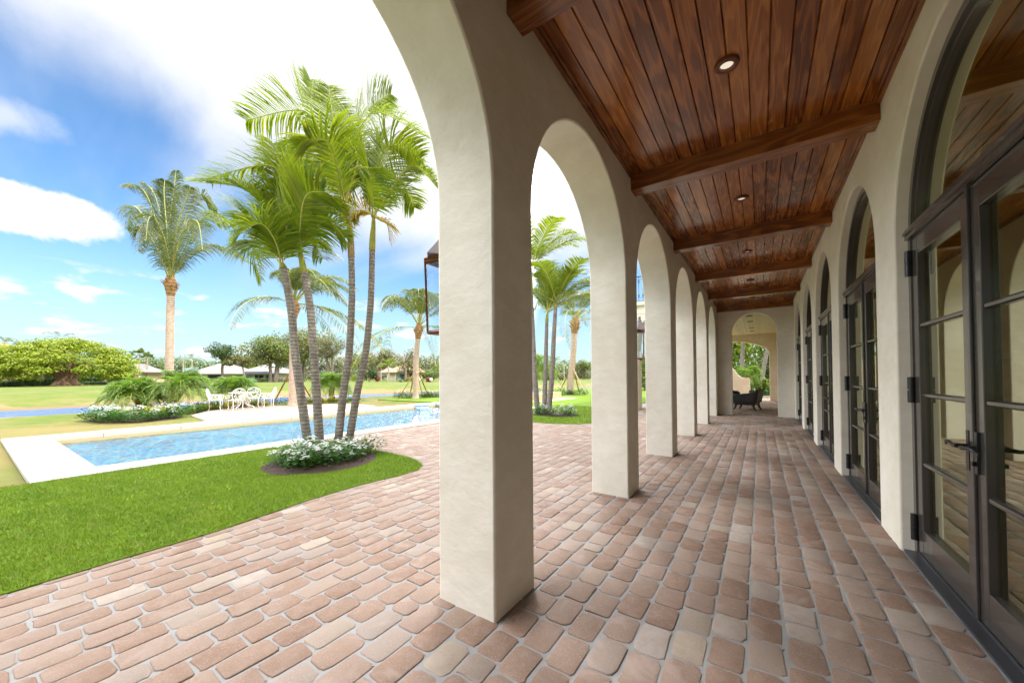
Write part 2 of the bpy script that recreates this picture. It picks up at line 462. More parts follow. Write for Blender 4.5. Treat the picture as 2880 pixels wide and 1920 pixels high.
M['lf_mid'] = m_leaf('mid_green_leaf', [(0.067, 0.118, 0.013), (0.104, 0.155, 0.022), (0.148, 0.185, 0.033), (0.178, 0.178, 0.044)], .3)
M['lf_dark'] = m_leaf('dark_green_leaf', [(0.026, 0.059, 0.009), (0.044, 0.089, 0.013), (0.067, 0.111, 0.018)], .25)
M['lf_gold'] = m_leaf('golden_blossom', [(0.468, 0.306, 0.025), (0.527, 0.383, 0.051), (0.340, 0.272, 0.043)], .3)
M['lf_lime'] = m_leaf('lime_leaf', [(0.163, 0.222, 0.015), (0.222, 0.266, 0.022), (0.126, 0.185, 0.015)], .4)
M['lf_red'] = m_leaf('red_bract', [(0.297, 0.034, 0.025), (0.340, 0.068, 0.051), (0.212, 0.085, 0.034)], .3)
M['lf_purple'] = m_leaf('purple_leaf', [(0.102, 0.017, 0.051), (0.153, 0.034, 0.076)], .3)
M['lf_blue'] = m_leaf('blue_grey_leaf', [(0.221, 0.306, 0.289), (0.289, 0.374, 0.357)], .15)

# ------------------------------------------------------------------ world: sky, clouds, sun
SUN_EL, SUN_AZ = rad(53), rad(17)          # azimuth measured from +x towards +y
sun_dir = np.array([math.cos(SUN_EL)*math.cos(SUN_AZ), math.cos(SUN_EL)*math.sin(SUN_AZ), math.sin(SUN_EL)])
W = bpy.data.worlds.new('World'); SC.world = W; W.use_nodes = True
k = NT.__new__(NT); k.t = W.node_tree; k.t.nodes.clear()
k.out = k.N('ShaderNodeOutputWorld')
sky = k.N('ShaderNodeTexSky', sky_type='NISHITA', sun_disc=False, sun_elevation=SUN_EL, sun_rotation=math.pi/2-SUN_AZ, altitude=0, air_density=1.0, dust_density=.6, ozone_density=1.4)
d = k.N('ShaderNodeTexCoord').outputs['Generated']
sx = k.N('ShaderNodeSeparateXYZ', {0: d})
az = k.math('MULTIPLY', k.math('ARCTAN2', k.math('MULTIPLY', sx.outputs[0], -1.), sx.outputs[1]), 57.2958)
el = k.math('MULTIPLY', k.math('ARCSINE', sx.outputs[2]), 57.2958)
zc = k.math('ADD', k.math('MAXIMUM', sx.outputs[2], 0.), .14)
pl = k.N('ShaderNodeCombineXYZ', {0: k.math('DIVIDE', sx.outputs[0], zc), 1: k.math('DIVIDE', sx.outputs[1], zc), 2: 0.}).outputs[0]
n_big = k.noise(pl, 1.1, 6, .55, .5)
streak = k.noise(k.N('ShaderNodeMapping', {'Vector': pl, 'Rotation': (0, 0, .75), 'Scale': (.45, 1.5, 1)}).outputs[0], 1.0, 5, .5, .3)
n_dir = k.noise(d, 5.5, 7, .6, .35); n_fine = k.noise(d, 16, 6, .62, .3)
# high white veil that thickens overhead
edge = k.math('MAXIMUM', 18., k.math('ADD', 24.5, k.math('MULTIPLY', k.math('MINIMUM', k.math('SUBTRACT', az, 66.), 24.), .30)))
wob = k.math('ADD', k.math('MULTIPLY', k.math('SUBTRACT', streak, .5), 20.), k.math('MULTIPLY', k.math('SUBTRACT', n_dir, .5), 9.))
veil = k.remap(k.math('ADD', k.math('SUBTRACT', el, edge), wob), -6., 7.5)
thin = k.math('MULTIPLY', k.remap(streak, .40, .78, 0, .6), k.remap(el, 8., 20.))
# one big cumulus low on the left
ca = k.math('DIVIDE', k.math('SUBTRACT', az, 88.), 7.6); ce = k.math('DIVIDE', k.math('SUBTRACT', el, 15.8), 2.7)
rr = k.math('SQRT', k.math('ADD', k.math('MULTIPLY', ca, ca), k.math('MULTIPLY', ce, ce)))
cum = k.remap(k.math('ADD', rr, k.math('ADD', k.math('MULTIPLY', k.math('SUBTRACT', n_dir, .5), 1.6), k.math('MULTIPLY', k.math('SUBTRACT', n_fine, .5), .7))), 1.06, .82)
# wisp above it
wa = k.math('DIVIDE', k.math('SUBTRACT', az, 88.5), 4.); we = k.math('DIVIDE', k.math('SUBTRACT', el, 23.), 2.2)
wr = k.math('ADD', k.math('SQRT', k.math('ADD', k.math('MULTIPLY', wa, wa), k.math('MULTIPLY', we, we))), k.math('MULTIPLY', k.math('SUBTRACT', n_dir, .5), 2.2))
wisp = k.remap(wr, 1.2, .3, 0, .6)
# small fair-weather puffs near the horizon
pv = k.N('ShaderNodeCombineXYZ', {0: k.math('MULTIPLY', az, .15), 1: k.math('MULTIPLY', el, .44), 2: 0.}).outputs[0]
puff = k.math('MULTIPLY', k.remap(k.noise(pv, 1.15, 6, .55, .2), .53, .66, 0, .85), k.math('MULTIPLY', k.remap(el, 1., 4.), k.remap(el, 13., 9.)))

bank = k.math('MULTIPLY', k.math('MULTIPLY', k.remap(k.math('ADD', az, k.math('MULTIPLY', k.math('SUBTRACT', n_dir, .5), 8.)), 93., 101.), k.remap(az, 142., 116.)), k.math('MULTIPLY', k.remap(el, 2., 9.), k.remap(el, 60., 42.)))  # unseen cloud bank left of the view, added to light loggia wall and piers
hidden_fill = k.math('MULTIPLY', k.math('MULTIPLY', k.remap(k.math('ADD', az, k.math('MULTIPLY', k.math('SUBTRACT', n_dir, .5), 2.)), 29.5, 32.5), k.remap(az, 44.5, 42.)), k.math('MULTIPLY', k.remap(el, 5., 14.), k.remap(el, 62., 44.)))  # bright cloud hidden behind the nearest pier, added to brighten the loggia
bank = k.math('MAXIMUM', bank, hidden_fill)
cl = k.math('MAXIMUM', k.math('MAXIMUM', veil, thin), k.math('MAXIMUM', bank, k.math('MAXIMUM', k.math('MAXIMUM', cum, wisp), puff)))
haze = k.remap(el, 17., -1., 0, .78)
skyc = k.mix(1., sky.outputs[0], (.62, .85, 1.0), 'MULTIPLY')
skyc = k.mix(haze, skyc, (3.0, 3.75, 4.1))
seen = k.math('MULTIPLY', k.remap(az, 24., 32.), k.remap(az, 99., 93.))
lo_ = k.math('ADD', 27., k.math('MULTIPLY', seen, 17.)); hi_ = k.math('ADD', 42., k.math('MULTIPLY', seen, 14.))
bright = k.math('ADD', 4.6, k.math('MULTIPLY', k.math('MULTIPLY', k.remap(k.math('ADD', el, k.math('MULTIPLY', n_big, 6.)), lo_, hi_), k.remap(el, 84., 60., .12, 1.)), 21.))  # cloud glow raised outside the view as extra fill for the loggia
bright = k.math('ADD', bright, k.math('ADD', k.math('MULTIPLY', bank, 22.), k.math('MULTIPLY', hidden_fill, 52.)))
shade_ = k.math('MULTIPLY', cum, k.remap(k.math('ADD', el, k.math('MULTIPLY', n_dir, 5.)), 19., 13.5, 0, .12))
cc = k.N('ShaderNodeCombineColor', {0: bright, 1: bright, 2: k.math('MULTIPLY', bright, 1.03)}).outputs[0]
cc = k.mix(shade_, cc, (4.2, 4.5, 5.))
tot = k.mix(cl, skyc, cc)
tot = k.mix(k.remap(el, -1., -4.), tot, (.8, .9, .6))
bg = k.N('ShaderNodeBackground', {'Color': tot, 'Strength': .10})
k.t.links.new(bg.outputs[0], k.out.inputs['Surface'])
sl = bpy.data.lights.new('sun', 'SUN'); sl.energy = 2.0; sl.angle = rad(.53); sl.color = (1, .955, .88)
so = bpy.data.objects.new('sun', sl); COL.objects.link(so); so.location = (20, 5, 30)
so.rotation_euler = Vector(tuple(sun_dir)).to_track_quat('Z', 'Y').to_euler()

# ------------------------------------------------------------------ camera
cd = bpy.data.cameras.new('camera'); cam = bpy.data.objects.new('camera', cd); COL.objects.link(cam)
cd.sensor_width = 36; cd.lens = 36*FPX/2880; cd.shift_y = (PY0-960)/2880; cd.clip_end = 3000; cd.clip_start = .05
from mathutils import Matrix
mw = Matrix((( CR[0], -CD[0], -CF[0], 0), (CR[1], -CD[1], -CF[1], 0), (CR[2], -CD[2], -CF[2], CAMH), (0, 0, 0, 1)))
cam.matrix_world = mw
SC.camera = cam
SC.view_settings.view_transform = 'Standard'; SC.view_settings.look = 'None'
SC.view_settings.exposure = 1.32; SC.view_settings.gamma = 1
SC.cycles.max_bounces = 10; SC.cycles.diffuse_bounces = 5; SC.cycles.glossy_bounces = 5; SC.cycles.transmission_bounces = 6; SC.cycles.transparent_max_bounces = 16
SC.cycles.sample_clamp_indirect = 6
SC.cycles.use_denoising = True
SC.cycles.caustics_reflective = False; SC.cycles.caustics_refractive = False

# ------------------------------------------------------------------ ground, canal
NS = lambda y: -28.5+max(0, y-22)*.33      # near shore of the canal
FS = lambda y: -36.5+max(0, y-20)*.40      # far shore
def sst(a, b, x):
    t = min(1, max(0, (x-a)/(b-a))); return t*t*(3-2*t)
def ground_h(x, y):
    if -14.5 < x < -8.4 and .8 < y < 14.15: return -1.9
    ns, fs = NS(y), FS(y)
    if x > ns:
        return -.045-.51*(1-sst(ns, ns+4.5, x))
    if x > fs:
        m = min(x-fs, ns-x)
        return -.555-.6*sst(0, 1.5, m)
    d = fs-x
    bank = -.555+.80*sst(0, 9+3*math.sin(y*.13), d)+.10*sst(9, 30, d)
    return bank+.10*math.sin(x*.09+y*.05)*sst(10, 40, d)+.16*math.sin(y*.07)*sst(12, 30, d)
xs = sorted(set([-900, -500, -300, -200, -150, -120, -100, -85, -72, -62, -55, -50] + list(np.arange(-47, -23, .75)) + [-22.5, -20, -17, -14.76, -14.55, -14.45, -11, -8.45, -8.35, -8.12, -6, -4.2, -2, 0, 3, 8, 20, 60, 150]))
ys = sorted(set([-200, -90, -40, -20, -10, -5, -2, 0, .75, .85] + list(np.arange(2, 60, 1.5)) + [14.1, 14.2, 66, 75, 90, 110, 140, 190, 300, 500, 900]))
V = [(x, y, ground_h(x, y)) for x in xs for y in ys]
ny = len(ys)
F = [(i*ny+j, (i+1)*ny+j, (i+1)*ny+j+1, i*ny+j+1) for i in range(len(xs)-1) for j in range(ny-1)]
g = arr_mesh('ground', V, F, M['turf_far'], org=(0, 0, 0), smooth=True); tag(g, kind='structure')
wv = [(-25.5, -150), (-25.5, 20), (-14, 52), (8, 118), (-6, 118), (-33, 45), (-40, 20), (-40, -150)]
b = MB(); b.add([(x, y, -.5) for x, y in wv], [tuple(range(8))])
tag(b.build('lake_water', M['lake'], org=(-32, 10, -.5), fix=False), kind='structure')

# near lawns: raised turf sheets with rounded corners
def arc(cx, cy, r, a0, a1, n=10):
    return [(cx+r*math.cos(rad(a)), cy+r*math.sin(rad(a))) for a in np.linspace(a0, a1, n)]
LAWN1 = [(-8.15, -9), (-4.13, -9), (-4.12, .2), (-4.14, .7), (-4.15, 1.3), (-4.3, 2.2), (-4.34, 2.95), (-4.28, 3.5), (-4.31, 3.85), (-4.46, 4.08), (-4.85, 4.3), (-5.4, 4.4), (-6.1, 4.45), (-8.15, 4.52)]
LAWN2 = [(-8.15, 9.8), (-6.5, 9.72), (-5.0, 9.72), (-4.45, 9.95), (-4.15, 10.4), (-4.1, 12), (-4.3, 15), (-4.9, 17), (-4.9, 40), (-20, 40), (-20, 14.6), (-8.15, 14.6)]
def inside(poly, x, y):
    c = False; n = len(poly); j = n-1
    for i in range(n):
        if (poly[i][1] > y) != (poly[j][1] > y) and x < (poly[j][0]-poly[i][0])*(y-poly[i][1])/(poly[j][1]-poly[i][1])+poly[i][0]: c = not c
        j = i
    return c
b = MB(); b.prism(LAWN1, 'z', -.06, .008); b.prism(LAWN2, 'z', -.06, .008)
tag(b.build('lawn', M['turf_near'], org=(-6, 4, -.06)), kind='structure')

# pavers ------------------------------------------------------------
b = MB(); b.add([(-8.16, -7, -.005), (.95, -7, -.005), (.95, 27.2, -.005), (-8.16, 27.2, -.005)], [(0, 1, 2, 3)], 1)
K = 20
corner = []
PW = .166
cols_x = [-.08+PW*i+PW/2 for i in range(-49, 6)]
for ci, xc in enumerate(cols_x):
    y = -1.6 - RNG.uniform(0, .25)
    wrow = PW
    while y < 27.1:
        ln = RNG.uniform(.205, .255) if RNG.random() > .06 else RNG.uniform(.13, .16)
        yc = y+ln/2; y += ln
        if any(inside(P_, xc-.1, yc-.14) and inside(P_, xc+.1, yc+.14) and inside(P_, xc+.1, yc-.14) and inside(P_, xc-.1, yc+.14) for P_ in (LAWN1, LAWN2)): continue
        if yc > 17 and xc < -3.2: continue
        far = math.hypot(xc, yc) > 11
        kk = 12 if far else K
        hx, hy = wrow/2-.0045-RNG.uniform(0, .003), ln/2-.003-RNG.uniform(0, .003)
        cr = RNG.uniform(.022, .044)
        pts = []
        for q, (sxn, syn) in enumerate(((1, 1), (-1, 1), (-1, -1), (1, -1))):
            m = kk//4
            for a in range(m):
                th = rad(90*q+90*(a+.0)/(m-1)) if m > 1 else 0
                pts.append((sxn*(hx-cr)+cr*math.cos(th), syn*(hy-cr)+cr*math.sin(th)))
        n = len(pts)
        jit = RNG.normal(0, .0032, (n, 2)) if not far else np.zeros((n, 2))
        P = np.array(pts)+jit
        rot = RNG.normal(0, .012); P = P@np.array([[math.cos(rot), math.sin(rot)], [-math.sin(rot), math.cos(rot)]])
        P += (xc+RNG.normal(0, .0015), yc)
        tx, ty, tz = RNG.normal(0, .006), RNG.normal(0, .006), RNG.normal(0, .0012)
        C = np.array([xc, yc])
        def top(Q, dz): return [(q[0], q[1], tz+dz+(q[0]-xc)*tx+(q[1]-yc)*ty) for q in Q]
        tone = float(RNG.random())
        if far:
            vs = top(P, -.02)+top(C+(P-C)*.985, -.003)
            b.add(vs, [(i, (i+1) % n, n+(i+1) % n, n+i) for i in range(n)]+[tuple(n+i for i in range(n))], 0, tone)
        else:
            vs = top(P, -.022)+top(P, -.006)+top(C+(P-C)*.975, -.0012)+top(C+(P-C)*.945, .0)
            fs = []
            for r in range(3):
                fs += [(r*n+i, r*n+(i+1) % n, (r+1)*n+(i+1) % n, (r+1)*n+i) for i in range(n)]
            fs += [tuple(3*n+i for i in range(n))]
            b.add(vs, fs, 0, tone)
o = b.build('paving', [M['paver'], M['joint']], org=(-1, 5, 0), fix=False, smooth=60, tones=True)
tag(o, kind='structure')

# chair terrace across the pool
TERR = [(-14.76, 4.15), (-15.6, 4.6), (-18.2, 4.9), (-20.2, 6.1), (-20.75, 7.2), (-20.7, 9.0), (-19.6, 11.2), (-18, 11.9), (-16.2, 11.6), (-14.76, 10.8)]
b = MB(); b.prism(TERR, 'z', -.08, -.012)
tag(b.build('terrace', M['patio'], org=(-18, 8, -.08)), kind='structure')

# grass blades on the near lawn
def blades(poly, x0, x1, y0, y1, n, h0, h1, w):
    xy = RNG.uniform((x0, y0), (x1, y1), (int(n*1.05), 2))
    xy = np.array([p for p in xy if inside(poly, p[0], p[1])])
    # keep clear of the bed
    e = ((xy[:, 0]+6.08)/.84)**2+((xy[:, 1]-3.36)/.86)**2
    xy = xy[e > 1]
    xy = xy+RNG.normal(0, .012, xy.shape)
    n = len(xy); th = RNG.uniform(0, 2*math.pi, n); h = RNG.uniform(h0, h1, n)*(.7+.6*RNG.random(n))
    wx, wy = np.cos(th)*w, np.sin(th)*w
    lean = RNG.normal(0, .55, (n, 2))*h[:, None]
    z0 = np.full(n, .007)
    A = np.stack([xy[:, 0]-wx, xy[:, 1]-wy, z0], 1); B_ = np.stack([xy[:, 0]+wx, xy[:, 1]+wy, z0], 1)
    T = np.stack([xy[:, 0]+lean[:, 0], xy[:, 1]+lean[:, 1], z0+h], 1)
    return np.stack([A, B_, T], 1).reshape(-1, 3)
G = [blades(LAWN1, -8.15, -4.1, -.9, 4.55, 110000, .016, .038, .0026), blades(LAWN2, -8.15, -4.1, 9.7, 16, 16000, .03, .05, .006)]
G = np.concatenate(G)
tag(arr_mesh('grass', G, np.arange(len(G)).reshape(-1, 3), M['blade'], org=(-6, 2, 0)), 'short green grass growing on the lawn beside the pool', 'grass', kind='stuff')

# ------------------------------------------------------------------ swimming pool
pool = thing('swimming_pool', 'long rectangular swimming pool with pale stone coping', 'pool', (-11.4, 7.4, 0))
b = MB()
for q in range(9):
    y0, y1 = .52+13.9*q/9+.002, .52+13.9*(q+1)/9-.002
    b.box(-8.74, -8.14, y0, y1, -.10, .022); b.box(-14.76, -14.18, y0, y1, -.10, .022)
for q in range(4):
    x0, x1 = -14.178+5.436*q/4+.002, -14.178+5.436*(q+1)/4-.002
    b.box(x0, x1, .52, 1.20, -.10, .022); b.box(x0, x1, 13.86, 14.42, -.10, .022)
b.box(-14.70, -8.2, .60, 1.16, -.10, .012); b.box(-14.70, -8.2, 13.90, 14.3, -.10, .012); b.box(-14.70, -14.2, 1.16, 13.9, -.10, .012); b.box(-8.70, -8.2, 1.16, 13.9, -.10, .012)
b.build('coping', M['stone'], pool, bevel=.012)
b = MB()
b.box(-14.3, -14.14, 1.1, 13.95, -.21, -.10); b.box(-8.78, -8.6, 1.1, 13.95, -.21, -.10)
b.box(-14.14, -8.78, 1.08, 1.16, -.21, -.10); b.box(-14.14, -8.78, 13.90, 14.0, -.21, -.10)
b.build('waterline_tile', M['pool_tile'], pool)
b = MB()
for q in ([(-14.14, 1.16), (-8.78, 1.16)], [(-8.78, 1.16), (-8.78, 13.9)], [(-8.78, 13.9), (-14.14, 13.9)], [(-14.14, 13.9), (-14.14, 1.16)]):
    (x0, y0), (x1, y1) = q
    b.add([(x0, y0, -.2), (x1, y1, -.2), (x1, y1, -1.4), (x0, y0, -1.4)], [(0, 1, 2, 3)])
b.add([(-14.14, 1.16, -1.4), (-8.78, 1.16, -1.4), (-8.78, 13.9, -1.4), (-14.14, 13.9, -1.4)], [(0, 1, 2, 3)])
b.build('basin', M['pool_plaster_caustics'], pool, fix=False)
b = MB(); b.box(-9.75, -8.80, 7.0, 13.88, -1.39, -.24)
b.build('bench', M['stone'], pool)
b = MB(); b.add([(-14.14, 1.16, -.155), (-8.78, 1.16, -.155), (-8.78, 13.9, -.155), (-14.14, 13.9, -.155)], [(0, 1, 2, 3)])
b.build('water', M['pool_water'], pool, fix=False)
b = MB(); b.lathe([(.26, 0), (.17, .06), (.10, .16), (.05, .26), (.015, .31)], (-9.1, 8.05, -.16), 14)
tag(b.build('fountain_jet', M['water_foam'], smooth=60), 'white bubbling fountain jet at the near edge of the pool', 'fountain')
sk = thing('pool_float', 'small blue and white float in the far corner of the pool', 'float', (-13.95, 12.75, -.16))
b = MB(); b.box(-14.12, -13.75, 12.45, 13.0, -.16, -.05); b.build('body', M['white_box'], sk, bevel=.02)
b = MB(); b.box(-14.13, -13.74, 12.44, 13.01, -.05, .0); b.build('lid', M['float_blue'], sk, bevel=.01)

# raised tan basin on a white slab
rb = thing('raised_basin', 'raised tan water basin with brimming pool on white slab', 'basin', (-11.8, 19.4, 0))
b = MB(); b.prism([(-14.5, 17.2), (-10.55, 17.2), (-9.6, 17.9), (-9.5, 21.4), (-10.2, 21.5), (-14.5, 21.5)], 'z', -.05, .03); b.build('slab', M['stone'], rb)
b = MB(); b.box(-13.6, -10.35, 18.0, 18.25, .03, .42); b.box(-13.6, -10.35, 20.65, 20.9, .03, .42); b.box(-13.6, -13.35, 18.25, 20.65, .03, .42); b.box(-10.6, -10.35, 18.25, 20.65, .03, .42)
b.build('wall', M['tan_wall'], rb, bevel=.01)
b = MB(); b.box(-13.35, -10.6, 18.25, 20.65, .05, .405); b.build('water', M['lake'], rb)

# ------------------------------------------------------------------ house
XI, XO, XW = -1.270, -1.714, .908
PITCH, PWD = 2.56, .4405
SPR, AR = 2.53, (PITCH-PWD)/2
house = thing('house', 'cream stucco house with arched loggia, timber ceiling and glazed arched doors', 'house', (-1.5, 6, 0))
def arch_profile(y0, y1, ztop, openings, zbase=-.05, seg=28):
    """outline in (y,z) of a wall pierced by round-headed openings (ya, yb, spring)"""
    P = [(y0, zbase)]
    for ya, yb, sp in sorted(openings):
        r = (yb-ya)/2; yc = (ya+yb)/2
        P += [(ya, zbase), (ya, sp)]
        P += [(yc-r*math.cos(math.pi*i/seg), sp+r*math.sin(math.pi*i/seg)) for i in range(1, seg)]
        P += [(yb, sp), (yb, zbase)]
    P += [(y1, zbase), (y1, ztop), (y0, ztop)]
    return P
pil = [1.7035+PITCH*i for i in range(-3, 6)]
ops = [(p+PWD, p+PITCH, SPR) for p in pil[:-1]]
b = MB(); b.prism(arch_profile(-7.2, 15.38, 8.6, ops), 'x', XO, XI)
b.build('arcade_wall', M['stucco'], house, smooth=40, bevel=.014)
doors = [2.16+2.62*i for i in range(-3, 5)]
DW, DSP = 2.03, 2.50
b = MB(); b.prism(arch_profile(-7.2, 15.1, 3.95, [(q, q+DW, DSP) for q in doors]), 'x', XW, XW+.20)
b.build('door_wall', M['stucco'], house, smooth=40, bevel=.012)
# end wall with its arch
def end_poly(x0, x1, ya, yb, sp, zt=4.3, rise=None, seg=28):
    r = (yb-ya)/2; c = (ya+yb)/2; rise = r if rise is None else rise
    P = [(x0, -.05), (ya, -.05), (ya, sp)] + [(c-r*math.cos(math.pi*i/seg), sp+rise*math.sin(math.pi*i/seg)) for i in range(1, seg)] + [(yb, sp), (yb, -.05), (x1, -.05), (x1, zt), (x0, zt)]
    return P
b = MB(); b.prism(end_poly(XI+.002, 1.3, -.835, .465, 2.88), 'y', 15.1, 15.38)
b.build('end_wall', M['stucco'], house, smooth=40, bevel=.012)
b = MB(); b.prism(end_poly(XI+.002, 1.3, -.835, .465, 2.88), 'y', -7.2, -6.95)
b.build('end_wall', M['stucco'], house, smooth=40, bevel=.012)
# ceiling boards per bay, beams, trims, lights
beams = [1.85+2.63*i for i in range(-3, 5)] + [14.93]
BW = .19
b = MB(); NB = 16; bw = (XW-XI)/NB
edges = [-7]+[q for y in beams for q in (y-.0, y+BW)]+[15.1]
bays = [(edges[i], edges[i+1]) for i in range(0, len(edges), 2)]
for y0, y1 in bays:
    if y1-y0 < .05: continue
    for i in range(NB):
        x0 = XI+bw*i
        t = float(RNG.random())
        z = 3.82+RNG.normal(0, .0008)
        e = .0032
        b.add([(x0+.0010, y0, z+.012), (x0+e+.003, y0, z), (x0+bw-e-.003, y0, z), (x0+bw-.0010, y0, z+.012), (x0+bw-.0010, y0, z+.04), (x0+.0010, y0, z+.04),
               (x0+.0010, y1, z+.012), (x0+e+.003, y1, z), (x0+bw-e-.003, y1, z), (x0+bw-.0010, y1, z+.012), (x0+bw-.0010, y1, z+.04), (x0+.0010, y1, z+.04)],
              [(0, 1, 7, 6), (1, 2, 8, 7), (2, 3, 9, 8), (3, 4, 10, 9), (4, 5, 11, 10), (5, 0, 6, 11)], 0, t)
b.box(XI, XW, -7, 15.1, 3.848, 3.90, 0, .1)
b.build('ceiling', M['ceiling_wood'], house, tones=True)
for y in beams:
    b = MB(); b.box(XI+.001, XW-.001, y, y+BW, 3.628, 3.826, 0, float(RNG.uniform(.2, .8)))
    o = b.build('beam', M['beam_wood'], house, tones=True, bevel=.006)
for sg, x in ((1, XI), (-1, XW)):
    b = MB()
    for y0, y1 in bays:
        if y1-y0 < .05: continue
        b.box(*sorted((x, x+sg*.030)), y0, y1, 3.772, 3.819, 0, .35)
        b.box(*sorted((x+sg*.030, x+sg*.052)), y0, y1, 3.795, 3.819, 0, .55)
    b.build('ceiling_trim', M['trim_wood'], house, tones=True, bevel=.004)
for i in range(-1, 5):
    y = 3.30+2.635*i
    if i == 4: y = 13.85
    rl = sub('recessed_light', house)
    b = MB()
    b.lathe([(.046, .002), (.050, -.022), (.060, -.026), (.082, -.020), (.088, -.004), (.088, .002)], (-.185, y, 3.818), 28)
    o = b.build('light_ring', M['copper'], rl, smooth=40)
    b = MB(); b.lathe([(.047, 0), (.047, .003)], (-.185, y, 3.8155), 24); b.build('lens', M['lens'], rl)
# upper storey, roof, back and side walls, floors
b = MB(); b.box(XI, 8, -7.2, 15.38, 3.95, 4.25); b.build('upper_floor', M['stucco'], house)
b = MB(); b.prism([(XO+.02, 8.601), (8, 8.601), (8, 4.26), (XO+.46, 4.26)], 'y', 15.1, 15.37); b.build('gable_wall', M['stucco'], house)
b = MB(); b.prism([(-2.35, 8.60), (3.2, 10.6), (8.9, 8.60), (8.9, 8.45), (-2.35, 8.45)], 'y', -7.8, 15.9); b.build('roof', M['roof_pink'], house)
bo = [(.9, 2.6, 2.2), (4.2, 6.2, 2.2), (9, 11, 2.2), (12.6, 14.2, 2.2)]  # openings added in the unseen rear wall so daylight reaches the rooms
b = MB(); b.prism(arch_profile(-7.2, 15.1, 3.95, bo, zbase=.9), 'x', 7.75, 8.0); b.box(7.752, 7.998, -7.2, 15.1, -.05, .9)
b.box(1.11, 7.75, -7.2, -7.0, -.05, 3.94)
b.build('back_wall', M['inner_wall'], house)
b = MB(); b.box(1.109, 7.74, 7.05, 7.22, -.05, 3.94); b.build('inner_partition', M['inner_wall'], house)
b = MB(); b.box(1.31, 7.74, 15.101, 15.3, -.05, 3.94)
b.build('inner_partition', M['inner_wall'], house)
b = MB(); b.box(.96, 7.76, -7.1, 15.1, -.2, -.012); b.build('inner_floor', M['dark_floor'], house)
b = MB(); b.box(1.11, 7.74, -7.1, 15.1, 3.90, 3.948); b.build('inner_ceiling', M['inner_wall'], house)

# french doors -------------------------------------------------------
def french_door(ya):
    D = sub('french_door', house)
    yb = ya+DW; yc = (ya+yb)/2; R = DW/2
    x0, x1 = .985, 1.075
    b = MB()
    j = .055
    b.box(x0, x1, ya, ya+j, 0, 2.455); b.box(x0, x1, yb-j, yb, 0, 2.455)
    b.box(x0-.018, x1, ya+.001, yb-.001, 2.455, 2.535)
    b.box(x0-.030, x0-.018, ya-.018, yb+.018, 2.492, 2.515)
    n = 30
    def half(r, z0=2.5): return [(yc-r*math.cos(math.pi*i/n), max(2.535, z0+r*math.sin(math.pi*i/n))) for i in range(n+1)]
    b.ring(half(R), half(R-.055), 'x', x0+.004, x1-.004)
    b.ring(half(R-.055), half(R-.105), 'x', x0+.022, x1-.01)
    b.box(x0+.02, x1-.012, ya+.1, yb-.1, 2.535, 2.575)
    b.build('door_frame', M['bronze'], D, smooth=40)
    b = MB(); fan = half(R-.10); b.prism([(fan[0][0], 2.57)]+fan[1:-1]+[(fan[-1][0], 2.57)], 'x', 1.040, 1.046); b.build('fanlight_pane', M['glass'], D)
    b = MB(); b.box(.925, x1+.02, ya+.002, yb-.002, -.011, .012); b.box(x0+.002, x1, ya+.002, yb-.002, .012, .030); b.build('threshold', M['threshold'], D)
    for sgn in (0, 1):
        a, c = (ya+j+.004, yc-.004) if sgn == 0 else (yc+.004, yb-j-.004)
        b = MB(); st = .108; xa, xb = .992, 1.040
        zt = 2.45
        b.box(xa, xb, a, a+st, .034, zt); b.box(xa, xb, c-st, c, .034, zt)
        b.box(xa+.001, xb-.001, a+st, c-st, zt-.145, zt); b.box(xa+.001, xb-.001, a+st, c-st, .034, .225)
        for z in (.722, 1.24, 1.762): b.prism([(xa+.006, z-.010), (xa+.020, z-.018), (xb-.004, z-.018), (xb-.004, z+.018), (xa+.020, z+.018), (xa+.006, z+.010)], 'y', a+st, c-st)
        b.build('door_leaf', M['bronze'], D, bevel=.004)
        b = MB(); b.box(1.026, 1.032, a+st-.004, c-st+.004, .22, zt-.14); b.build('pane', M['glass'], D)
        ye = a-.002 if sgn == 0 else c+.002
        for z in (2.26, 1.275, .215):
            b = MB()
            b.tube([(.972, ye, z-.098), (.972, ye, z-.003)], .021, 12); b.tube([(.972, ye, z+.003), (.972, ye, z+.098)], .021, 12)
            b.tube([(.972, ye, z-.100), (.972, ye, z+.100)], .012, 8)
            b.build('hinge', M['iron_black'], D, smooth=40)
        yh = c-.045 if sgn == 0 else a+.045
        s = -1 if sgn == 0 else 1
        b = MB(); b.box(.978, .9915, yh-.017, yh+.017, .845, 1.075)
        b.tube([(.985, yh, .985), (.945, yh, .985), (.930, yh+s*.012, .985)], .011, 8)
        b.tube(smooth_path([(.932, yh-s*.022, .982), (.928, yh+s*.02, .984), (.930, yh+s*.08, .994), (.934, yh+s*.135, .986), (.940, yh+s*.155, .972)], 12), [.012]*3+[.010]*6+[.007]*3, 8)
        if sgn == 0: b.tube([(.978, yh, .90), (.962, yh, .90)], .013, 8)
        b.build('handle', M['iron_black'], D, smooth=45)
    b = MB(); b.box(.978, .991, yc-.019, yc+.019, .034, 2.448); b.build('astragal', M['bronze'], D, bevel=.003)
for q in doors[2:]: french_door(q)

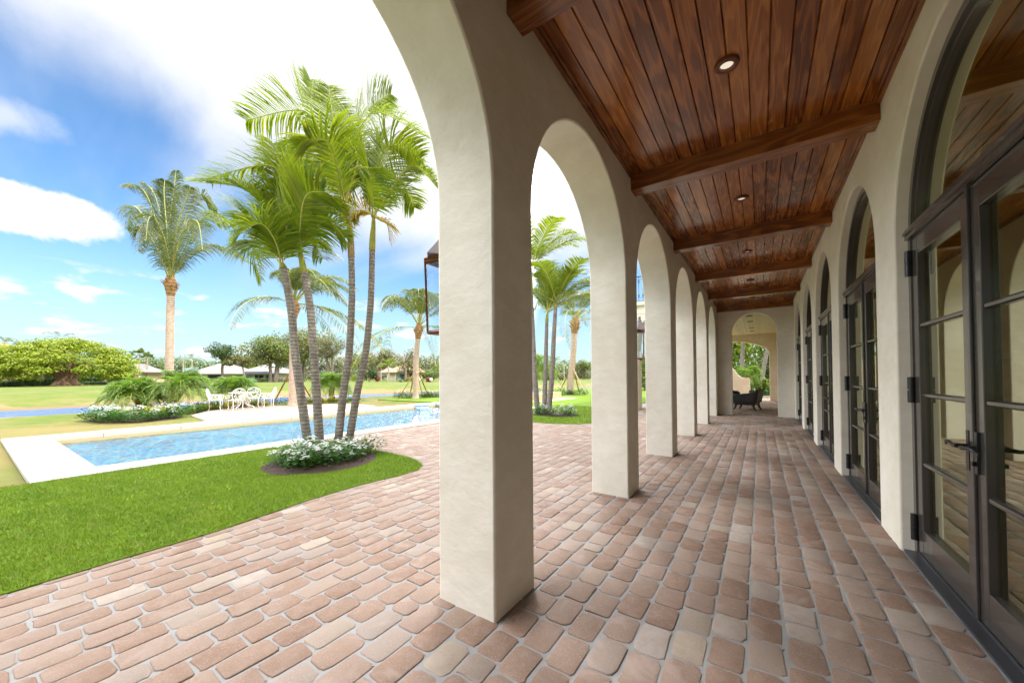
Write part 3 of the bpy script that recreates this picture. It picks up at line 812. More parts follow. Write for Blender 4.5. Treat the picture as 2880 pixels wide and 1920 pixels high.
# room contents glimpsed through the nearest door
pv_ = at(2858, 945, 1); 
def on_y(u, v, Y):
    r = at(u, v, 1)-np.array([0, 0, CAMH]); return np.array([0, 0, CAMH])+r*(Y/r[1])
p0, p1 = on_y(2818, 903, 7.03), on_y(2818, 990, 7.03)
fr = thing('framed_picture', 'gilt framed brown painting on the wall behind the nearest glass door', 'picture', (p0[0]+.4, 7.03, p1[2]))
b = MB(); x0, x1, z0, z1 = p0[0], p0[0]+.95, p1[2], p0[2]
b.box(x0, x1, 7.0, 7.048, z0, z0+.07); b.box(x0, x1, 7.0, 7.048, z1-.07, z1); b.box(x0, x0+.07, 7.0, 7.048, z0+.07, z1-.07); b.box(x1-.07, x1, 7.0, 7.048, z0+.07, z1-.07)
b.build('frame', M['gilt'], fr, bevel=.008)
b = MB(); b.box(x0+.07, x1-.07, 7.02, 7.047, z0+.07, z1-.07); b.build('canvas', M['canvas'], fr)
q = on_y(2822, 1117, 6.5)
ct = thing('console_table', 'dark walnut console table behind the nearest glass door', 'table', (q[0]+.2, 6.5, 0))
b = MB(); b.box(q[0]-.28, q[0]+1.2, 6.25, 6.75, q[2]-.05, q[2]); b.build('table_top', M['walnut'], ct, bevel=.006)
for xx in (q[0]-.24, q[0]+1.1):
    for yy in (6.28, 6.66):
        b = MB(); b.box(xx, xx+.07, yy, yy+.06, -.012, q[2]-.05); b.build('leg', M['walnut'], ct)
b = MB(); b.lathe([(.10, 0), (.12, .012), (.05, .03), (.13, .07), (.225, .16), (.24, .22), (.20, .30), (.09, .36), (.05, .40), (.065, .43), (.05, .43), (.04, .40), (.08, .35), (.19, .29), (.228, .22), (.21, .16), (.1, .07), (.0, .05)], (q[0]+.02, 6.5, q[2]), 24)
tag(b.build('glass_vase', M['vase_glass'], smooth=50), 'round glass vase standing on the walnut console behind the nearest door', 'vase')

# lanterns on the outer faces of every second pier
def lantern(y, label):
    L = thing('wall_lantern', label, 'lantern', (XO, y, 1.66), 'copper lanterns on the outer faces of the piers')
    xc, w = -1.862, .10
    b = MB(); z0, z1 = 1.715, 2.235
    for sx_ in (-1, 1):
        for sy in (-1, 1):
            b.tube([(xc+sx_*w*.88, y+sy*w*.88, z0), (xc+sx_*w, y+sy*w, z1)], .011, 4)
    for z, ww in ((z0, w*.88), (z1-.02, w), (z1, w)):
        b.tube([(xc-ww, y-ww, z), (xc+ww, y-ww, z), (xc+ww, y+ww, z), (xc-ww, y+ww, z), (xc-ww, y-ww, z)], .013, 4)
    b.build('cage', M['copper'], L)
    b = MB(); b.lathe([(.175, 0), (.165, .012), (.05, .14), (.035, .18), (.02, .22), (.03, .24), (.01, .26)], (xc, y, z1+.006), 4); b.build('cap', M['slate_cap'], L)
    b = MB(); b.box(XO-.014, XO, y-.06, y+.06, 1.78, 2.18); b.tube([(XO-.01, y, 1.72), (xc, y, 1.69), (xc, y, 1.715)], .012, 6); b.box(xc-w*.8, xc+w*.8, y-w*.8, y+w*.8, 1.70, 1.712)
    b.build('bracket', M['copper'], L)
    b = MB()
    for sy in (-1, 1):
        b.box(xc-w*.9, xc+w*.9, y+sy*w*.93-.002, y+sy*w*.93+.002, z0+.01, z1-.03); b.box(xc+sy*w*.93-.002, xc+sy*w*.93+.002, y-w*.9, y+w*.9, z0+.01, z1-.03)
    b.build('pane', M['clear'], L)
    b = MB()
    for dx, dy in ((0, .03), (.03, -.02), (-.03, -.02)): b.tube([(xc+dx, y+dy, 1.715), (xc+dx, y+dy, 1.85)], .011, 8)
    b.build('candle', M['white_box'], L)
lantern(1.7035+PWD/2, 'copper framed glass lantern half hidden by the nearest pier')
lantern(1.7035+2*PITCH+PWD/2, 'copper framed glass lantern glimpsed between second and third piers')

# ------------------------------------------------------------------ pavilion beyond the end wall
pav = thing('pavilion', 'cream garden pavilion with wide arch beyond the end wall', 'pavilion', (-1.8, 20, 0))
b = MB()
def wide_poly(x0, x1, xa, xb, sp, rise, zt=4.3, seg=24):
    r = (xb-xa)/2; c = (xa+xb)/2
    return [(x0, -.05), (xa, -.05), (xa, sp)]+[(c-r*math.cos(math.pi*i/seg), sp+rise*math.sin(math.pi*i/seg)) for i in range(1, seg)]+[(xb, sp), (xb, -.05), (x1, -.05), (x1, zt), (x0, zt)]
b.prism(wide_poly(-4.6, XO-.002, -4.16, -1.95, 2.9, 1.1, 4.35), 'y', 15.40, 15.68)
b.build('front_wall', M['stucco'], pav, smooth=40, bevel=.012)
b = MB(); b.prism(wide_poly(-4.6, 1.3, -3.9, .40, 2.55, .74, 3.9), 'y', 24.0, 24.4); b.box(.78, 1.3, 15.39, 24.0, -.05, 3.9)
b.build('rear_wall', M['stucco_warm'], pav, smooth=40, bevel=.012)
b = MB(); b.prism(arch_profile(15.681, 24.0, 3.9, [(16.3, 19.5, 2.3), (20.2, 23.6, 2.3)]), 'x', -4.6, -4.25); b.build('side_wall', M['stucco'], pav, smooth=40)
b = MB(); nb = 34; w = (.78+4.25)/nb
for i in range(nb): b.box(-4.25+w*i+.004, -4.25+w*(i+1)-.004, 15.69, 23.99, 3.60, 3.63, 0, float(RNG.random()))
b.box(-4.24, .775, 15.69, 23.99, 3.631, 3.66, 0, .0)
b.build('ceiling', M['pale_board'], pav, tones=True)
b = MB(); b.box(-4.75, 1.3, 15.385, 24.5, 3.91, 4.34); b.box(-4.85, 1.3, 15.30, 15.384, 4.25, 4.40); b.build('roof_slab', M['stucco'], pav)
for y in (16.4, 18.1, 20.7, 22.2):
    b = MB(); b.lathe([(.07, 0), (.10, -.004), (.11, -.012), (.11, 0)], (-.33, y, 3.598), 16); b.build('recessed_light', M['copper'], pav)
b = MB(); zr0, zr1 = 4.42, 5.46
b.box(-4.8, -1.75, 15.44, 15.48, zr1-.03, zr1); b.box(-4.8, -1.75, 15.44, 15.48, zr0, zr0+.025)
x = -4.78
while x < -1.75:
    b.tube([(x, 15.46, zr0), (x, 15.46, zr1)], .010, 5)
    if x < -1.95:
        for zz, s in ((zr1-.16, 1), (zr0+.18, -1)):
            b.tube(smooth_path([(x+.02, 15.46, zz-s*.12), (x+.03, 15.46, zz), (x+.085, 15.46, zz+s*.05), (x+.14, 15.46, zz), (x+.15, 15.46, zz-s*.12)], 10), .007, 4)
    x += .17
b.build('balcony_railing', M['iron_black'], pav)
# low garden wall with sweeping top
b = MB(); b.prism([(-3.6, -.05), (-.53, -.05), (-.53, 1.2), (-.80, 1.2), (-.98, 1.26), (-1.15, 1.42), (-1.35, 1.75), (-1.7, 2.1), (-3.6, 2.2)], 'y', 25.9, 26.15)
tag(b.build('garden_wall', M['stucco_warm'], bevel=.01), 'low cream garden wall with sweeping curved top beyond the pavilion', 'wall')
b = MB(); b.box(-.5, 3, 27.2, 27.45, -.06, .12); tag(b.build('kerb', M['stone'], org=(1, 27.3, 0)), kind='structure')

# wicker chairs in the pavilion
def wicker(label, loc, rz):
    T = thing('wicker_armchair', label, 'armchair', (0, 0, 0), 'dark wicker armchairs in the pavilion')
    b = MB(); b.prism([(-.36, .20), (.36, .20), (.34, .36), (-.36, .36)], 'y', -.36, .36); b.build('seat', M['wicker'], T, bevel=.02)
    b = MB(); P = smooth_path([(-.40, -.30, .0), (-.40, .0, 0), (-.40, .30, 0)], 3)
    b.prism([(-.30, .36), (-.42, .36), (-.50, .80), (-.56, .84), (-.44, .84), (-.38, .78)], 'y', -.38, .38); b.build('backrest', M['wicker'], T, bevel=.02)
    for s in (-1, 1):
        b = MB(); yy = s*.38
        b.prism([(-.40, .30), (.38, .26), (.40, .55), (.30, .62), (-.1, .66), (-.46, .76)], 'y', yy-.045, yy+.045)
        b.build('armrest', M['wicker'], T, bevel=.02)
    for sx_ in (-1, 1):
        for sy in (-1, 1):
            b = MB(); b.tube([(sx_*.30, sy*.32, .22), (sx_*.33, sy*.34, .10), (sx_*.40, sy*.36, 0)], [.045, .038, .028], 8); b.build('leg', M['wicker'], T, smooth=40)
    b = MB(); b.prism([(-.30, .36), (.33, .36), (.31, .46), (-.29, .47)], 'y', -.325, .325); b.build('seat_cushion', M['wicker'], T, bevel=.03)
    b = MB(); v = []
    n = 10
    for i in range(n+1):
        for j in range(n+1):
            a, c = i/n*2-1, j/n*2-1
            th = .10*((1-a*a)*(1-c*c))**.5
            v += [(a*.2, c*.2, th), (a*.2, c*.2, -th)]
    W2 = n+1
    f = []
    for i in range(n):
        for j in range(n):
            a0, a1, a2, a3 = i*W2+j, (i+1)*W2+j, (i+1)*W2+j+1, i*W2+j+1
            f += [(2*a0, 2*a1, 2*a2, 2*a3), (2*a0+1, 2*a3+1, 2*a2+1, 2*a1+1)]
    R_ = np.array([[0, .3, -.95], [1, 0, 0], [0, .95, .3]])
    v = [tuple(R_@np.array(p)+np.array((-.22, .1, .60))) for p in v]
    b.add(v, f); b.build('pillow', M['pillow'], T, smooth=60)
    T.location = loc; T.rotation_euler = (0, 0, rz)
    return T
w1 = wicker('dark wicker armchair with grey pillow standing in the pavilion archway', (-.47, 17.7, 0), rad(165))
w2 = copy_tree(w1, (-1.35, 20.9, 0), rad(-20), label='second dark wicker armchair further back, half hidden by the arch jamb')

# ------------------------------------------------------------------ garden furniture
def leg_curve(x, y, s, top=.45):
    return smooth_path([(x, y, top), (x*1.02, y*1.02, top*.55), (x*.95, y*.95, top*.28), (x*1.18, y*1.18, 0)], 9)
def iron_chair():
    T = thing('garden_chair', '', 'chair', (0, 0, 0), 'white wrought iron garden chairs around the table')
    b = MB(); b.lathe([(.235, .435), (.25, .445), (.25, .455), (.235, .46)], (0, 0, 0), 20)
    b.build('seat', M['iron_white'], T, smooth=40)
    b = MB(); r = .012
    hoop = smooth_path([(-.20, -.21, .45), (-.25, -.27, .66), (-.29, -.24, .84), (-.31, -.10, .94), (-.32, 0, .955), (-.31, .10, .94), (-.29, .24, .84), (-.25, .27, .66), (-.20, .21, .45)], 28)
    b.tube(hoop, r*1.15, 6)
    for s in (-1, 1):
        b.tube(smooth_path([(-.21, 0, .47), (-.25, s*.10, .60), (-.29, s*.17, .76), (-.30, s*.13, .87), (-.30, s*.05, .86), (-.295, s*.035, .79), (-.295, s*.075, .77), (-.295, s*.09, .81)], 22), r*.8, 5)
        b.tube(smooth_path([(-.21, s*.02, .46), (-.245, s*.15, .55), (-.26, s*.2, .62), (-.25, s*.14, .64), (-.245, s*.11, .60)], 12), r*.7, 5)
    b.build('backrest', M['iron_white'], T)
    for s in (-1, 1):
        b = MB()
        b.tube(smooth_path([(-.26, s*.265, .68), (-.05, s*.30, .67), (.17, s*.29, .655), (.24, s*.28, .60), (.20, s*.265, .53), (.14, s*.255, .545), (.17, s*.26, .585)], 20), r, 6)
        b.tube(smooth_path([(.19, s*.21, .46), (.10, s*.24, .53), (.02, s*.265, .62), (-.06, s*.27, .62), (-.08, s*.265, .55), (-.02, s*.26, .53)], 16), r*.8, 5)
        b.build('armrest', M['iron_white'], T)
    for sx_ in (-1, 1):
        for sy in (-1, 1):
            b = MB(); b.tube(leg_curve(sx_*.19, sy*.19, 1), [.014]*7+[.012, .016], 6); b.build('leg', M['iron_white'], T)
    return T
ch = iron_chair()
CH = [((-20.25, 6.35), 62, 'white wrought iron chair at the left end of the garden table'),
      ((-19.25, 6.75), 188, 'white wrought iron chair with its heart shaped back nearest the pool'),
      ((-20.55, 7.95), -25, 'white wrought iron chair on the far side of the garden table'),
      ((-19.65, 8.2), -100, 'white wrought iron chair at the right end of the garden table')]
for i, ((x, y), a, lb) in enumerate(CH):
    o = ch if i == 0 else copy_tree(ch)
    o.location = (x, y, -.012); o.rotation_euler = (0, 0, rad(a)); o['label'] = lb
tb = thing('garden_table', 'round white wrought iron table on the terrace across the pool', 'table', (-20.0, 7.3, -.012))
b = MB(); b.lathe([(.52, .725), (.55, .735), (.55, .75), (.52, .755)], (-20.0, 7.3, -.012), 28); b.build('table_top', M['iron_white'], tb, smooth=40)
for a in (40, 130, 220, 310):
    b = MB(); ca_, sa_ = math.cos(rad(a)), math.sin(rad(a))
    b.tube([(-20+ca_*q, 7.3+sa_*q, z-.012) for q, z in [(p[0], p[2]) for p in smooth_path([(.40, 0, .73), (.22, 0, .66), (.10, 0, .45), (.16, 0, .25), (.30, 0, .15), (.46, 0, .10), (.50, 0, 0)], 18)]], .016, 6)
    b.tube([(-20+ca_*q, 7.3+sa_*q, z-.012) for q, z in [(p[0], p[2]) for p in smooth_path([(.12, 0, .40), (.28, 0, .45), (.33, 0, .35), (.25, 0, .28), (.20, 0, .34)], 14)]], .011, 5)
    b.build('leg', M['iron_white'], tb)

# ------------------------------------------------------------------ palms
UP = np.array([0, 0, 1.])
def frond_arrays(path, n, L, wid, droop, lift, fwd, rr, t0=.14, wind=(0, 0, 0), roll=0.):
    """leaflets along a mid-rib; returns vertex blocks (quads) for the leaflets"""
    path = np.array(path); k = len(path)
    V = []; F = []
    for i, t in enumerate(np.linspace(t0, .995, n)):
        s = t*(k-1); a = min(int(s), k-2); fr = s-a
        P = path[a]*(1-fr)+path[a+1]*fr
        T = nrm(path[a+1]-path[a])
        S = np.cross(T, UP)
        S = nrm(S) if np.linalg.norm(S) > .05 else np.array([1., 0, 0])
        Nn = np.cross(S, T)
        S, Nn = S*math.cos(roll)+Nn*math.sin(roll), Nn*math.cos(roll)-S*math.sin(roll)
        prof = (math.sin(math.pi*min(1, .16+.80*(t-t0)/(1-t0)))**.7)
        for sd in (-1, 1):
            l = L*prof*rr.uniform(.85, 1.12)
            dv = nrm(S*sd*rr.uniform(.75, 1.0)+T*(fwd+rr.uniform(-.12, .12))+Nn*(lift+rr.uniform(-.14, .14)))
            g = droop*rr.uniform(.7, 1.3)
            d2 = nrm(dv+np.array([0, 0, -g])+np.array(wind))
            d3 = nrm(dv+np.array([0, 0, -2.1*g])+np.array(wind)*1.6)
            p1 = P+dv*l*.38; p2 = p1+d2*l*.34; p3 = p2+d3*l*.28
            w = nrm(T-dv*np.dot(T, dv))*wid*.5
            w = w*math.cos(.6*sd)+np.cross(dv, w)*math.sin(.6*sd)
            b = len(V)
            V += [P-w*.55, P+w*.55, p1-w, p1+w, p2-w*.75, p2+w*.75, p3-w*.1, p3+w*.1]
            F += [(b, b+1, b+3, b+2), (b+2, b+3, b+5, b+4), (b+4, b+5, b+7, b+6)]
    return V, F
def tube_arrays(path, r0, r1, n=5):
    b = MB(); k = len(path)
    b.tube(path, [r0+(r1-r0)*i/(k-1) for i in range(k)], n, cap=False)
    return b.v, b.f
def frond(parent, ctrl, n, L, wid, droop, lift=.25, fwd=.55, mats=('rachis', 'frond'), rr=RNG, r0=.018, wind=(0, 0, 0), t0=.14, name='frond', label=None, thru=False, roll=0.):
    path = smooth_path(ctrl, 20) if thru else bez(ctrl, 18)
    Vr, Fr = tube_arrays(path, r0, r0*.25)
    Vl, Fl = frond_arrays(path, n, L, wid, droop, lift, fwd, rr, t0, wind, roll)
    V = np.array(list(Vr)+list(Vl)); F = np.array(list(Fr)+[tuple(i+len(Vr) for i in q) for q in Fl])
    mi = [0]*len(Fr)+[1]*len(Fl)
    o = arr_mesh(name, V, F, [M[mats[0]], M[mats[1]]], parent, mi=mi)
    if label: o['label'] = label
    return o
def crop2(x, y): return 300+x/2.45, 180+y/2.45
def cpts(L, d):
    out = []
    for q in L:
        u, v = crop2(q[0], q[1]); out.append(at(u, v, d+(q[2] if len(q) > 2 else 0)))
    return out

CL = 7.05
def cluster_palm(label, trunk_px, r_bot, r_top, shaft_from, crown, shaft_mat, fronds, d):
    base = at(*trunk_px[0], d); base[2] = 0.
    T = thing('palm_tree', label, 'palm tree', base, 'slender clustered palms in the near flower bed')
    pts = [at(u, v, d) for u, v in trunk_px]; pts[0][2] = -.05
    sp = smooth_path(pts, 40)
    n1 = int(40*shaft_from)
    rs = [r_bot*(1.18 if i < 2 else 1.0)+(r_top-r_bot)*min(1, i/(n1-1))**.8 for i in range(n1)]
    b = MB(); b.tube(sp[:n1], rs, 16); b.build('trunk', M['trunk_grey'], T, smooth=60)
    b = MB(); m = 40-n1+1
    b.tube(sp[n1-1:], [r_top*1.12*(1-.55*(i/(m-1))) for i in range(m)], 14); b.build('crownshaft', M[shaft_mat], T, smooth=60)
    for fr_ in fronds:
        P = cpts(fr_['p'], d)
        P[0] = sp[-1]+RNG.normal(0, .01, 3)
        ln = sum(np.linalg.norm(P[i+1]-P[i]) for i in range(len(P)-1))
        n = int(fr_.get('n', 38*ln+12))
        frond(T, P, n, fr_.get('L', .62)*1.25, fr_.get('w', .025), fr_.get('g', .24), fr_.get('lift', .30), fr_.get('fwd', .62), ('rachis', fr_.get('m', 'frond')), r0=.016, wind=fr_.get('wind', (.10, .12, 0)), t0=fr_.get('t0', .12), thru=True, roll=RNG.uniform(-1.0, 1.0))
    return T
tp1 = [(880, 1273), (866, 1240), (846, 1106), (831, 1002), (820, 880), (806, 800), (796, 751), (789, 742)]
tp2 = [(905, 1280), (899, 1240), (890.5, 1106), (883, 1002), (874, 880), (862, 800), (851, 745), (842, 694)]
tp3 = [(945, 1273), (951, 1240), (965.5, 1106), (981, 1002), (988.5, 880), (989.8, 792), (986, 670), (980, 618), (970, 575)]
tp4 = [(972, 1273), (982, 1240), (1004, 1106), (1027, 1002), (1040.5, 880), (1045, 792), (1047.5, 680), (1050, 640), (1051, 608)]
cluster_palm('leftmost of four near palms, short yellow-green shaft, fronds swept far left', tp1, .088, .062, .86, None, 'crownshaft', [
    dict(p=[(0, 0), (1150, 1120, -.2), (960, 870, -.4), (635, 815, -.4)], L=.60),
    dict(p=[(0, 0), (1110, 1250, .2), (1010, 1230, .3), (1040, 1470, .3)], g=.5),
    dict(p=[(0, 0), (1195, 1120, .3), (1180, 930, .6), (1100, 790, .7)]),
    dict(p=[(0, 0), (1240, 1130, -.4), (1290, 980, -.6), (1390, 930, -.7)]),
    dict(p=[(0, 0), (1120, 1180, .5), (950, 1060, .7), (750, 1100, .8)]),
    dict(p=[(0, 0), (1300, 1260, .3), (1420, 1230, .5), (1490, 1340, .5)], g=.45),
    dict(p=[(0, 0), (1220, 1160, 0), (1235, 1000, .1), (1215, 850, .2)], L=.5),
    dict(p=[(0, 0), (1160, 1220, -.5), (1060, 1100, -.8), (900, 1180, -1.)])], CL+.05)
cluster_palm('second near palm from left, with broad frond arching left', tp2, .088, .062, .80, None, 'crownshaft', [
    dict(p=[(0, 0), (1290, 900, 0), (1120, 700, -.2), (690, 790, -.4)], L=.66),
    dict(p=[(0, 0), (1300, 950, .3), (1240, 720, .5), (1150, 550, .6)], L=.6),
    dict(p=[(0, 0), (1430, 1060, 0), (1540, 1000, 0), (1670, 1080, 0)], m='frond', L=.5),
    dict(p=[(0, 0), (1390, 980, .5), (1430, 820, .8), (1490, 730, .9)]),
    dict(p=[(0, 0), (1420, 1140, -.3), (1530, 1080, -.5), (1640, 1200, -.5)], L=.5, g=.5),
    dict(p=[(0, 0), (1260, 1080, .4), (1160, 990, .7), (1010, 1030, .8)]),
    dict(p=[(0, 0), (1345, 880, .1), (1355, 700, .3), (1325, 540, .4)], L=.62),
    dict(p=[(0, 0), (1260, 1140, -.3), (1150, 1090, -.4), (1080, 1190, -.4)], g=.5),
    dict(p=[(0, 0), (1340, 1050, -.7), (1380, 900, -1.0), (1500, 880, -1.2)])], CL-.02)
cluster_palm('tallest near palm with purple-brown shaft, third from left in the bed', tp3, .082, .056, .70, None, 'crownshaft_br', [
    dict(p=[(0, 0), (1540, 650, 0), (1380, 330, -.2), (960, 390, -.4)], L=.68),
    dict(p=[(0, 0), (1570, 600, .3), (1500, 330, .5), (1400, 110, .6)], L=.60),
    dict(p=[(0, 0), (1600, 640, -.3), (1560, 380, -.5), (1530, 150, -.6)], L=.55),
    dict(p=[(0, 0), (1740, 640, -.2), (1830, 330, -.3), (2170, 490, -.3)], L=.70, n=62),
    dict(p=[(0, 0), (1700, 600, .4), (1790, 330, .6), (1960, 210, .7)], L=.64),
    dict(p=[(0, 0), (1780, 720, .5), (1920, 560, .8), (2150, 640, .9)], L=.6),
    dict(p=[(0, 0), (1540, 780, .6), (1390, 680, .9), (1220, 790, 1.)], L=.56, g=.42),
    dict(p=[(0, 0), (1590, 720, -.9), (1530, 540, -1.4), (1390, 520, -1.7)])], CL)
cluster_palm('right-hand palm of the near four, with pale yellow shaft and orange dying frond', tp4, .080, .054, .74, None, 'crownshaft', [
    dict(p=[(0, 0), (1890, 760, 0), (1960, 560, -.1), (2165, 650, -.2)], L=.62),
    dict(p=[(0, 0), (1960, 860, -.2), (2110, 700, -.3), (2285, 860, -.4)], L=.5),
    dict(p=[(0, 0), (1850, 800, .4), (1870, 640, .6), (1890, 500, .7)], L=.55),
    dict(p=[(0, 0), (1780, 880, .3), (1700, 830, .5), (1590, 930, .6)], L=.5),
    dict(p=[(0, 0), (1940, 920, .5), (2050, 860, .8), (2120, 990, .9)], L=.5, g=.45),
    dict(p=[(0, 0), (1890, 1080, -.1), (1935, 1110, -.1), (1950, 1220, -.1)], m='frond_dead', L=.32, n=26, g=.5),
    dict(p=[(0, 0), (1770, 1010, -.1), (1700, 1020, -.1), (1640, 1090, -.1)], m='frond_dead', L=.30, n=26),
    dict(p=[(0, 0), (1830, 860, -.8), (1800, 720, -1.2), (1720, 730, -1.4)], L=.55)], CL+.08)

def coco_palm(label, trunk_px, d, r_bot, r_top, fronds_px=None, n_f=14, Lf=3.2, bias=(1., .4), Ll=.62, zb=-.06, seed=1, group='tall coconut palms by the canal', nl=46, wid=.045, emin=25):
    rr = np.random.default_rng(seed)
    pts = [at(u, v, d) for u, v in trunk_px]; pts[0][2] = zb
    T = thing('coconut_palm', label, 'palm tree', pts[0], group)
    sp = smooth_path(pts, 26)
    H = len(sp)
    b = MB(); b.tube(sp, [r_bot*(1.35 if i == 0 else 1.2 if i == 1 else 1.0)+(r_top-r_bot)*i/(H-1) for i in range(H)], 14); b.build('trunk', M['trunk_coco'], T, smooth=60)
    top = sp[-1]; ax = nrm(sp[-1]-sp[-3])
    b = MB()
    hh = r_top*5.2
    b.tube([top-ax*r_top*1.5, top+ax*hh*.2, top+ax*hh*.55, top+ax*hh], [r_top*.98, r_top*1.45, r_top*1.75, r_top*1.0], 12)
    for i in range(11):
        a = 2*math.pi*i/11+rr.uniform(-.2, .2); o_ = np.array([math.cos(a), math.sin(a), 0])
        p0 = top+ax*hh*rr.uniform(.05, .5)+o_*r_top*1.2
        b.tube([p0, p0+o_*r_top*.5+ax*r_top*.9, p0+o_*r_top*1.3+ax*r_top*1.5], [r_top*.32, r_top*.22, r_top*.05], 5)
    b.build('leaf_base', M['fibre'], T, smooth=60)
    c = top+ax*hh*.7
    if fronds_px:
        for q in fronds_px:
            P = cpts(q, d); P[0] = c+rr.normal(0, .03, 3)
            frond(T, P, nl, Ll*rr.uniform(.85, 1.1)*1.3, wid, .9, .0, .42, ('rachis', 'frond_coco'), rr, r0=.035, wind=(.15, .2, 0), t0=.12, thru=True, roll=rr.uniform(-.7, .7))
    else:
        for i in range(n_f):
            a = 2*math.pi*i*.382+rr.uniform(-.2, .2); e = rad(rr.uniform(emin, 86)) if i > 3 else rad(rr.uniform(-5, 25))
            h = np.array([math.cos(a), math.sin(a), 0]); dirv = nrm(h*math.cos(e)+UP*math.sin(e)+np.array([bias[0], bias[1], 0])*.25)
            L = Lf*rr.uniform(.8, 1.1)
            P = [c, c+dirv*L*.45, c+dirv*L*.8+h*L*.08-UP*L*.10, c+dirv*L*.9+h*L*.22-UP*L*(.42+.25*math.cos(e))+np.array([bias[0], bias[1], 0])*L*.12]
            frond(T, P, nl, Ll*rr.uniform(.85, 1.1), wid, .7, .05, .45, ('rachis', 'frond_coco'), rr, r0=.03, wind=(.2*bias[0], .2*bias[1], 0), t0=.2)
    return T
coco_palm('tall coconut palm with drooping grey-green fronds, farthest left beside the date palms', [(474, 1149), (475.5, 1100), (477, 1000), (478.5, 900), (480, 850), (480, 822)], 17.2, .165, .145, [
    [(0, 0), (395, 1150, .2), (330, 900, .4), (265, 825, .4)],
    [(0, 0), (360, 1150, -.4), (260, 880, -.7), (133, 835, -.8)],
    [(0, 0), (330, 1180, .4), (190, 980, .9), (140, 1140, 1.0)],
    [(0, 0), (430, 1150, .5), (460, 900, .8), (478, 735, 1.)],
    [(0, 0), (480, 1150, -.4), (540, 950, -.6), (575, 845, -.7)],
    [(0, 0), (520, 1130, .3), (640, 900, .6), (760, 1010, .8)],
    [(0, 0), (560, 1230, -.2), (700, 1030, -.4), (850, 1110, -.5)],
    [(0, 0), (560, 1320, 0), (760, 1250, 0), (990, 1365, 0)],
    [(0, 0), (330, 1240, -.9), (240, 1120, -1.3), (215, 1290, -1.5)],
    [(0, 0), (500, 1200, -1.2), (620, 1080, -1.8), (660, 1280, -2.)],
    [(0, 0), (390, 1180, -1.2), (300, 1050, -1.8), (270, 1220, -2.)],
    [(0, 0), (410, 1100, .2), (395, 900, .3), (400, 800, .4)]], nl=105, Ll=.74, seed=3, wid=.03)
coco_palm('coconut palm half hidden behind the near palms, with lumber props', [(823, 1140), (823.5, 1050), (825, 950), (826, 885)], 18.7, .185, .15, n_f=19, Lf=3.5, Ll=.85, seed=5, nl=64, wid=.03, emin=48)
coco_palm('smaller coconut palm left of the nearest pier, with lumber props', [(1169, 1119), (1169.5, 1060), (1171, 1000), (1176, 945)], 24.1, .19, .16, n_f=20, Lf=4.4, Ll=.9, seed=8, bias=(.3, .3), nl=60, wid=.035, emin=48)
coco_palm('coconut palm framed by the second arch, with three lumber props', [(1603, 1110), (1606, 1060), (1612, 1000), (1616, 930)], 28., .27, .2, n_f=20, Lf=4.8, Ll=1.0, seed=11, bias=(.8, .2), nl=60, wid=.035, emin=40)

# second cluster seen through the second arch
def proc_palm(label, trunk_px, d, r0, r1, n_f, Lf, seed, group):
    rr = np.random.default_rng(seed)
    pts = [at(u, v, d) for u, v in trunk_px]; pts[0][2] = -.04
    T = thing('palm_tree', label, 'palm tree', pts[0], group)
    sp = smooth_path(pts, 24); n1 = 18
    b = MB(); b.tube(sp[:n1], [r0+(r1-r0)*i/(n1-1) for i in range(n1)], 12); b.build('trunk', M['trunk_grey'], T, smooth=60)
    b = MB(); b.tube(sp[n1-1:], [r1*1.1*(1-.09*i) for i in range(24-n1+1)], 12); b.build('crownshaft', M['crownshaft'], T, smooth=60)
    c = sp[-1]
    for i in range(n_f):
        a = 2*math.pi*i*.382+rr.uniform(-.25, .25); e = rad(rr.uniform(20, 80))
        h = np.array([math.cos(a), math.sin(a), 0]); dirv = nrm(h*math.cos(e)+UP*math.sin(e)+np.array([.12, .1, 0]))
        L = Lf*rr.uniform(.85, 1.1)
        P = [c, c+dirv*L*.45, c+dirv*L*.8+h*L*.1, c+dirv*L*.85+h*L*.35-UP*L*.28*math.cos(e)]
        frond(T, P, 62, .62*rr.uniform(.9, 1.1), .03, .3, .35, .65, ('rachis', 'frond'), rr, r0=.018, wind=(.1, .1, 0))
    return T
g2 = 'slender clustered palms in the second bed'
proc_palm('slimmer straight palm of the second bed, left of its neighbour', [(1531, 1163), (1533, 1080), (1536, 980), (1538, 902), (1540, 880)], 13.8, .10, .06, 9, 1.9, 21, g2)
proc_palm('taller leaning palm of the second bed, right of the group', [(1541, 1163), (1552, 1060), (1558, 940), (1563, 861), (1564, 850)], 13.7, .11, .065, 10, 2.1, 22, g2)
proc_palm('palm of the second bed mostly hidden behind the nearest pier', [(1513, 1163), (1506, 1080), (1499, 940), (1494, 800), (1493, 750)], 13.9, .11, .065, 10, 2.2, 23, g2)

# lumber props
def stake(p0, p1, label, mat='stake', w=.045):
    b = MB(); b.tube([p0, p1], w, 4)
    tag(b.build('support_stake', M[mat]), label, 'stake', 'lumber props bracing the coconut palms')
def gz(u, v, z=-.05):
    r = at(u, v, 1)-np.array([0, 0, CAMH]); return np.array([0, 0, CAMH])+r*((z-CAMH)/r[2])
p2 = at(1173, 1035, 24.1); 
stake(gz(1119, 1121.5), at(1167, 1045, 24.), 'pale lumber prop leaning from the left onto the palm beside the nearest pier')
stake(gz(1191, 1119), at(1172, 1048, 23.9), 'pale lumber prop at the front of the palm beside the nearest pier')
stake(gz(1204, 1110), at(1177, 1048, 24.2), 'brown lumber prop right of the palm beside the nearest pier', 'stake_dark')
stake(gz(1153, 1111), at(1165, 1050, 24.3), 'dark lumber prop behind the palm beside the nearest pier', 'stake_dark')
stake(gz(771, 1131), at(818, 1042, 18.8), 'orange lumber prop left of the palm behind the near cluster', 'stake_dark', .042)
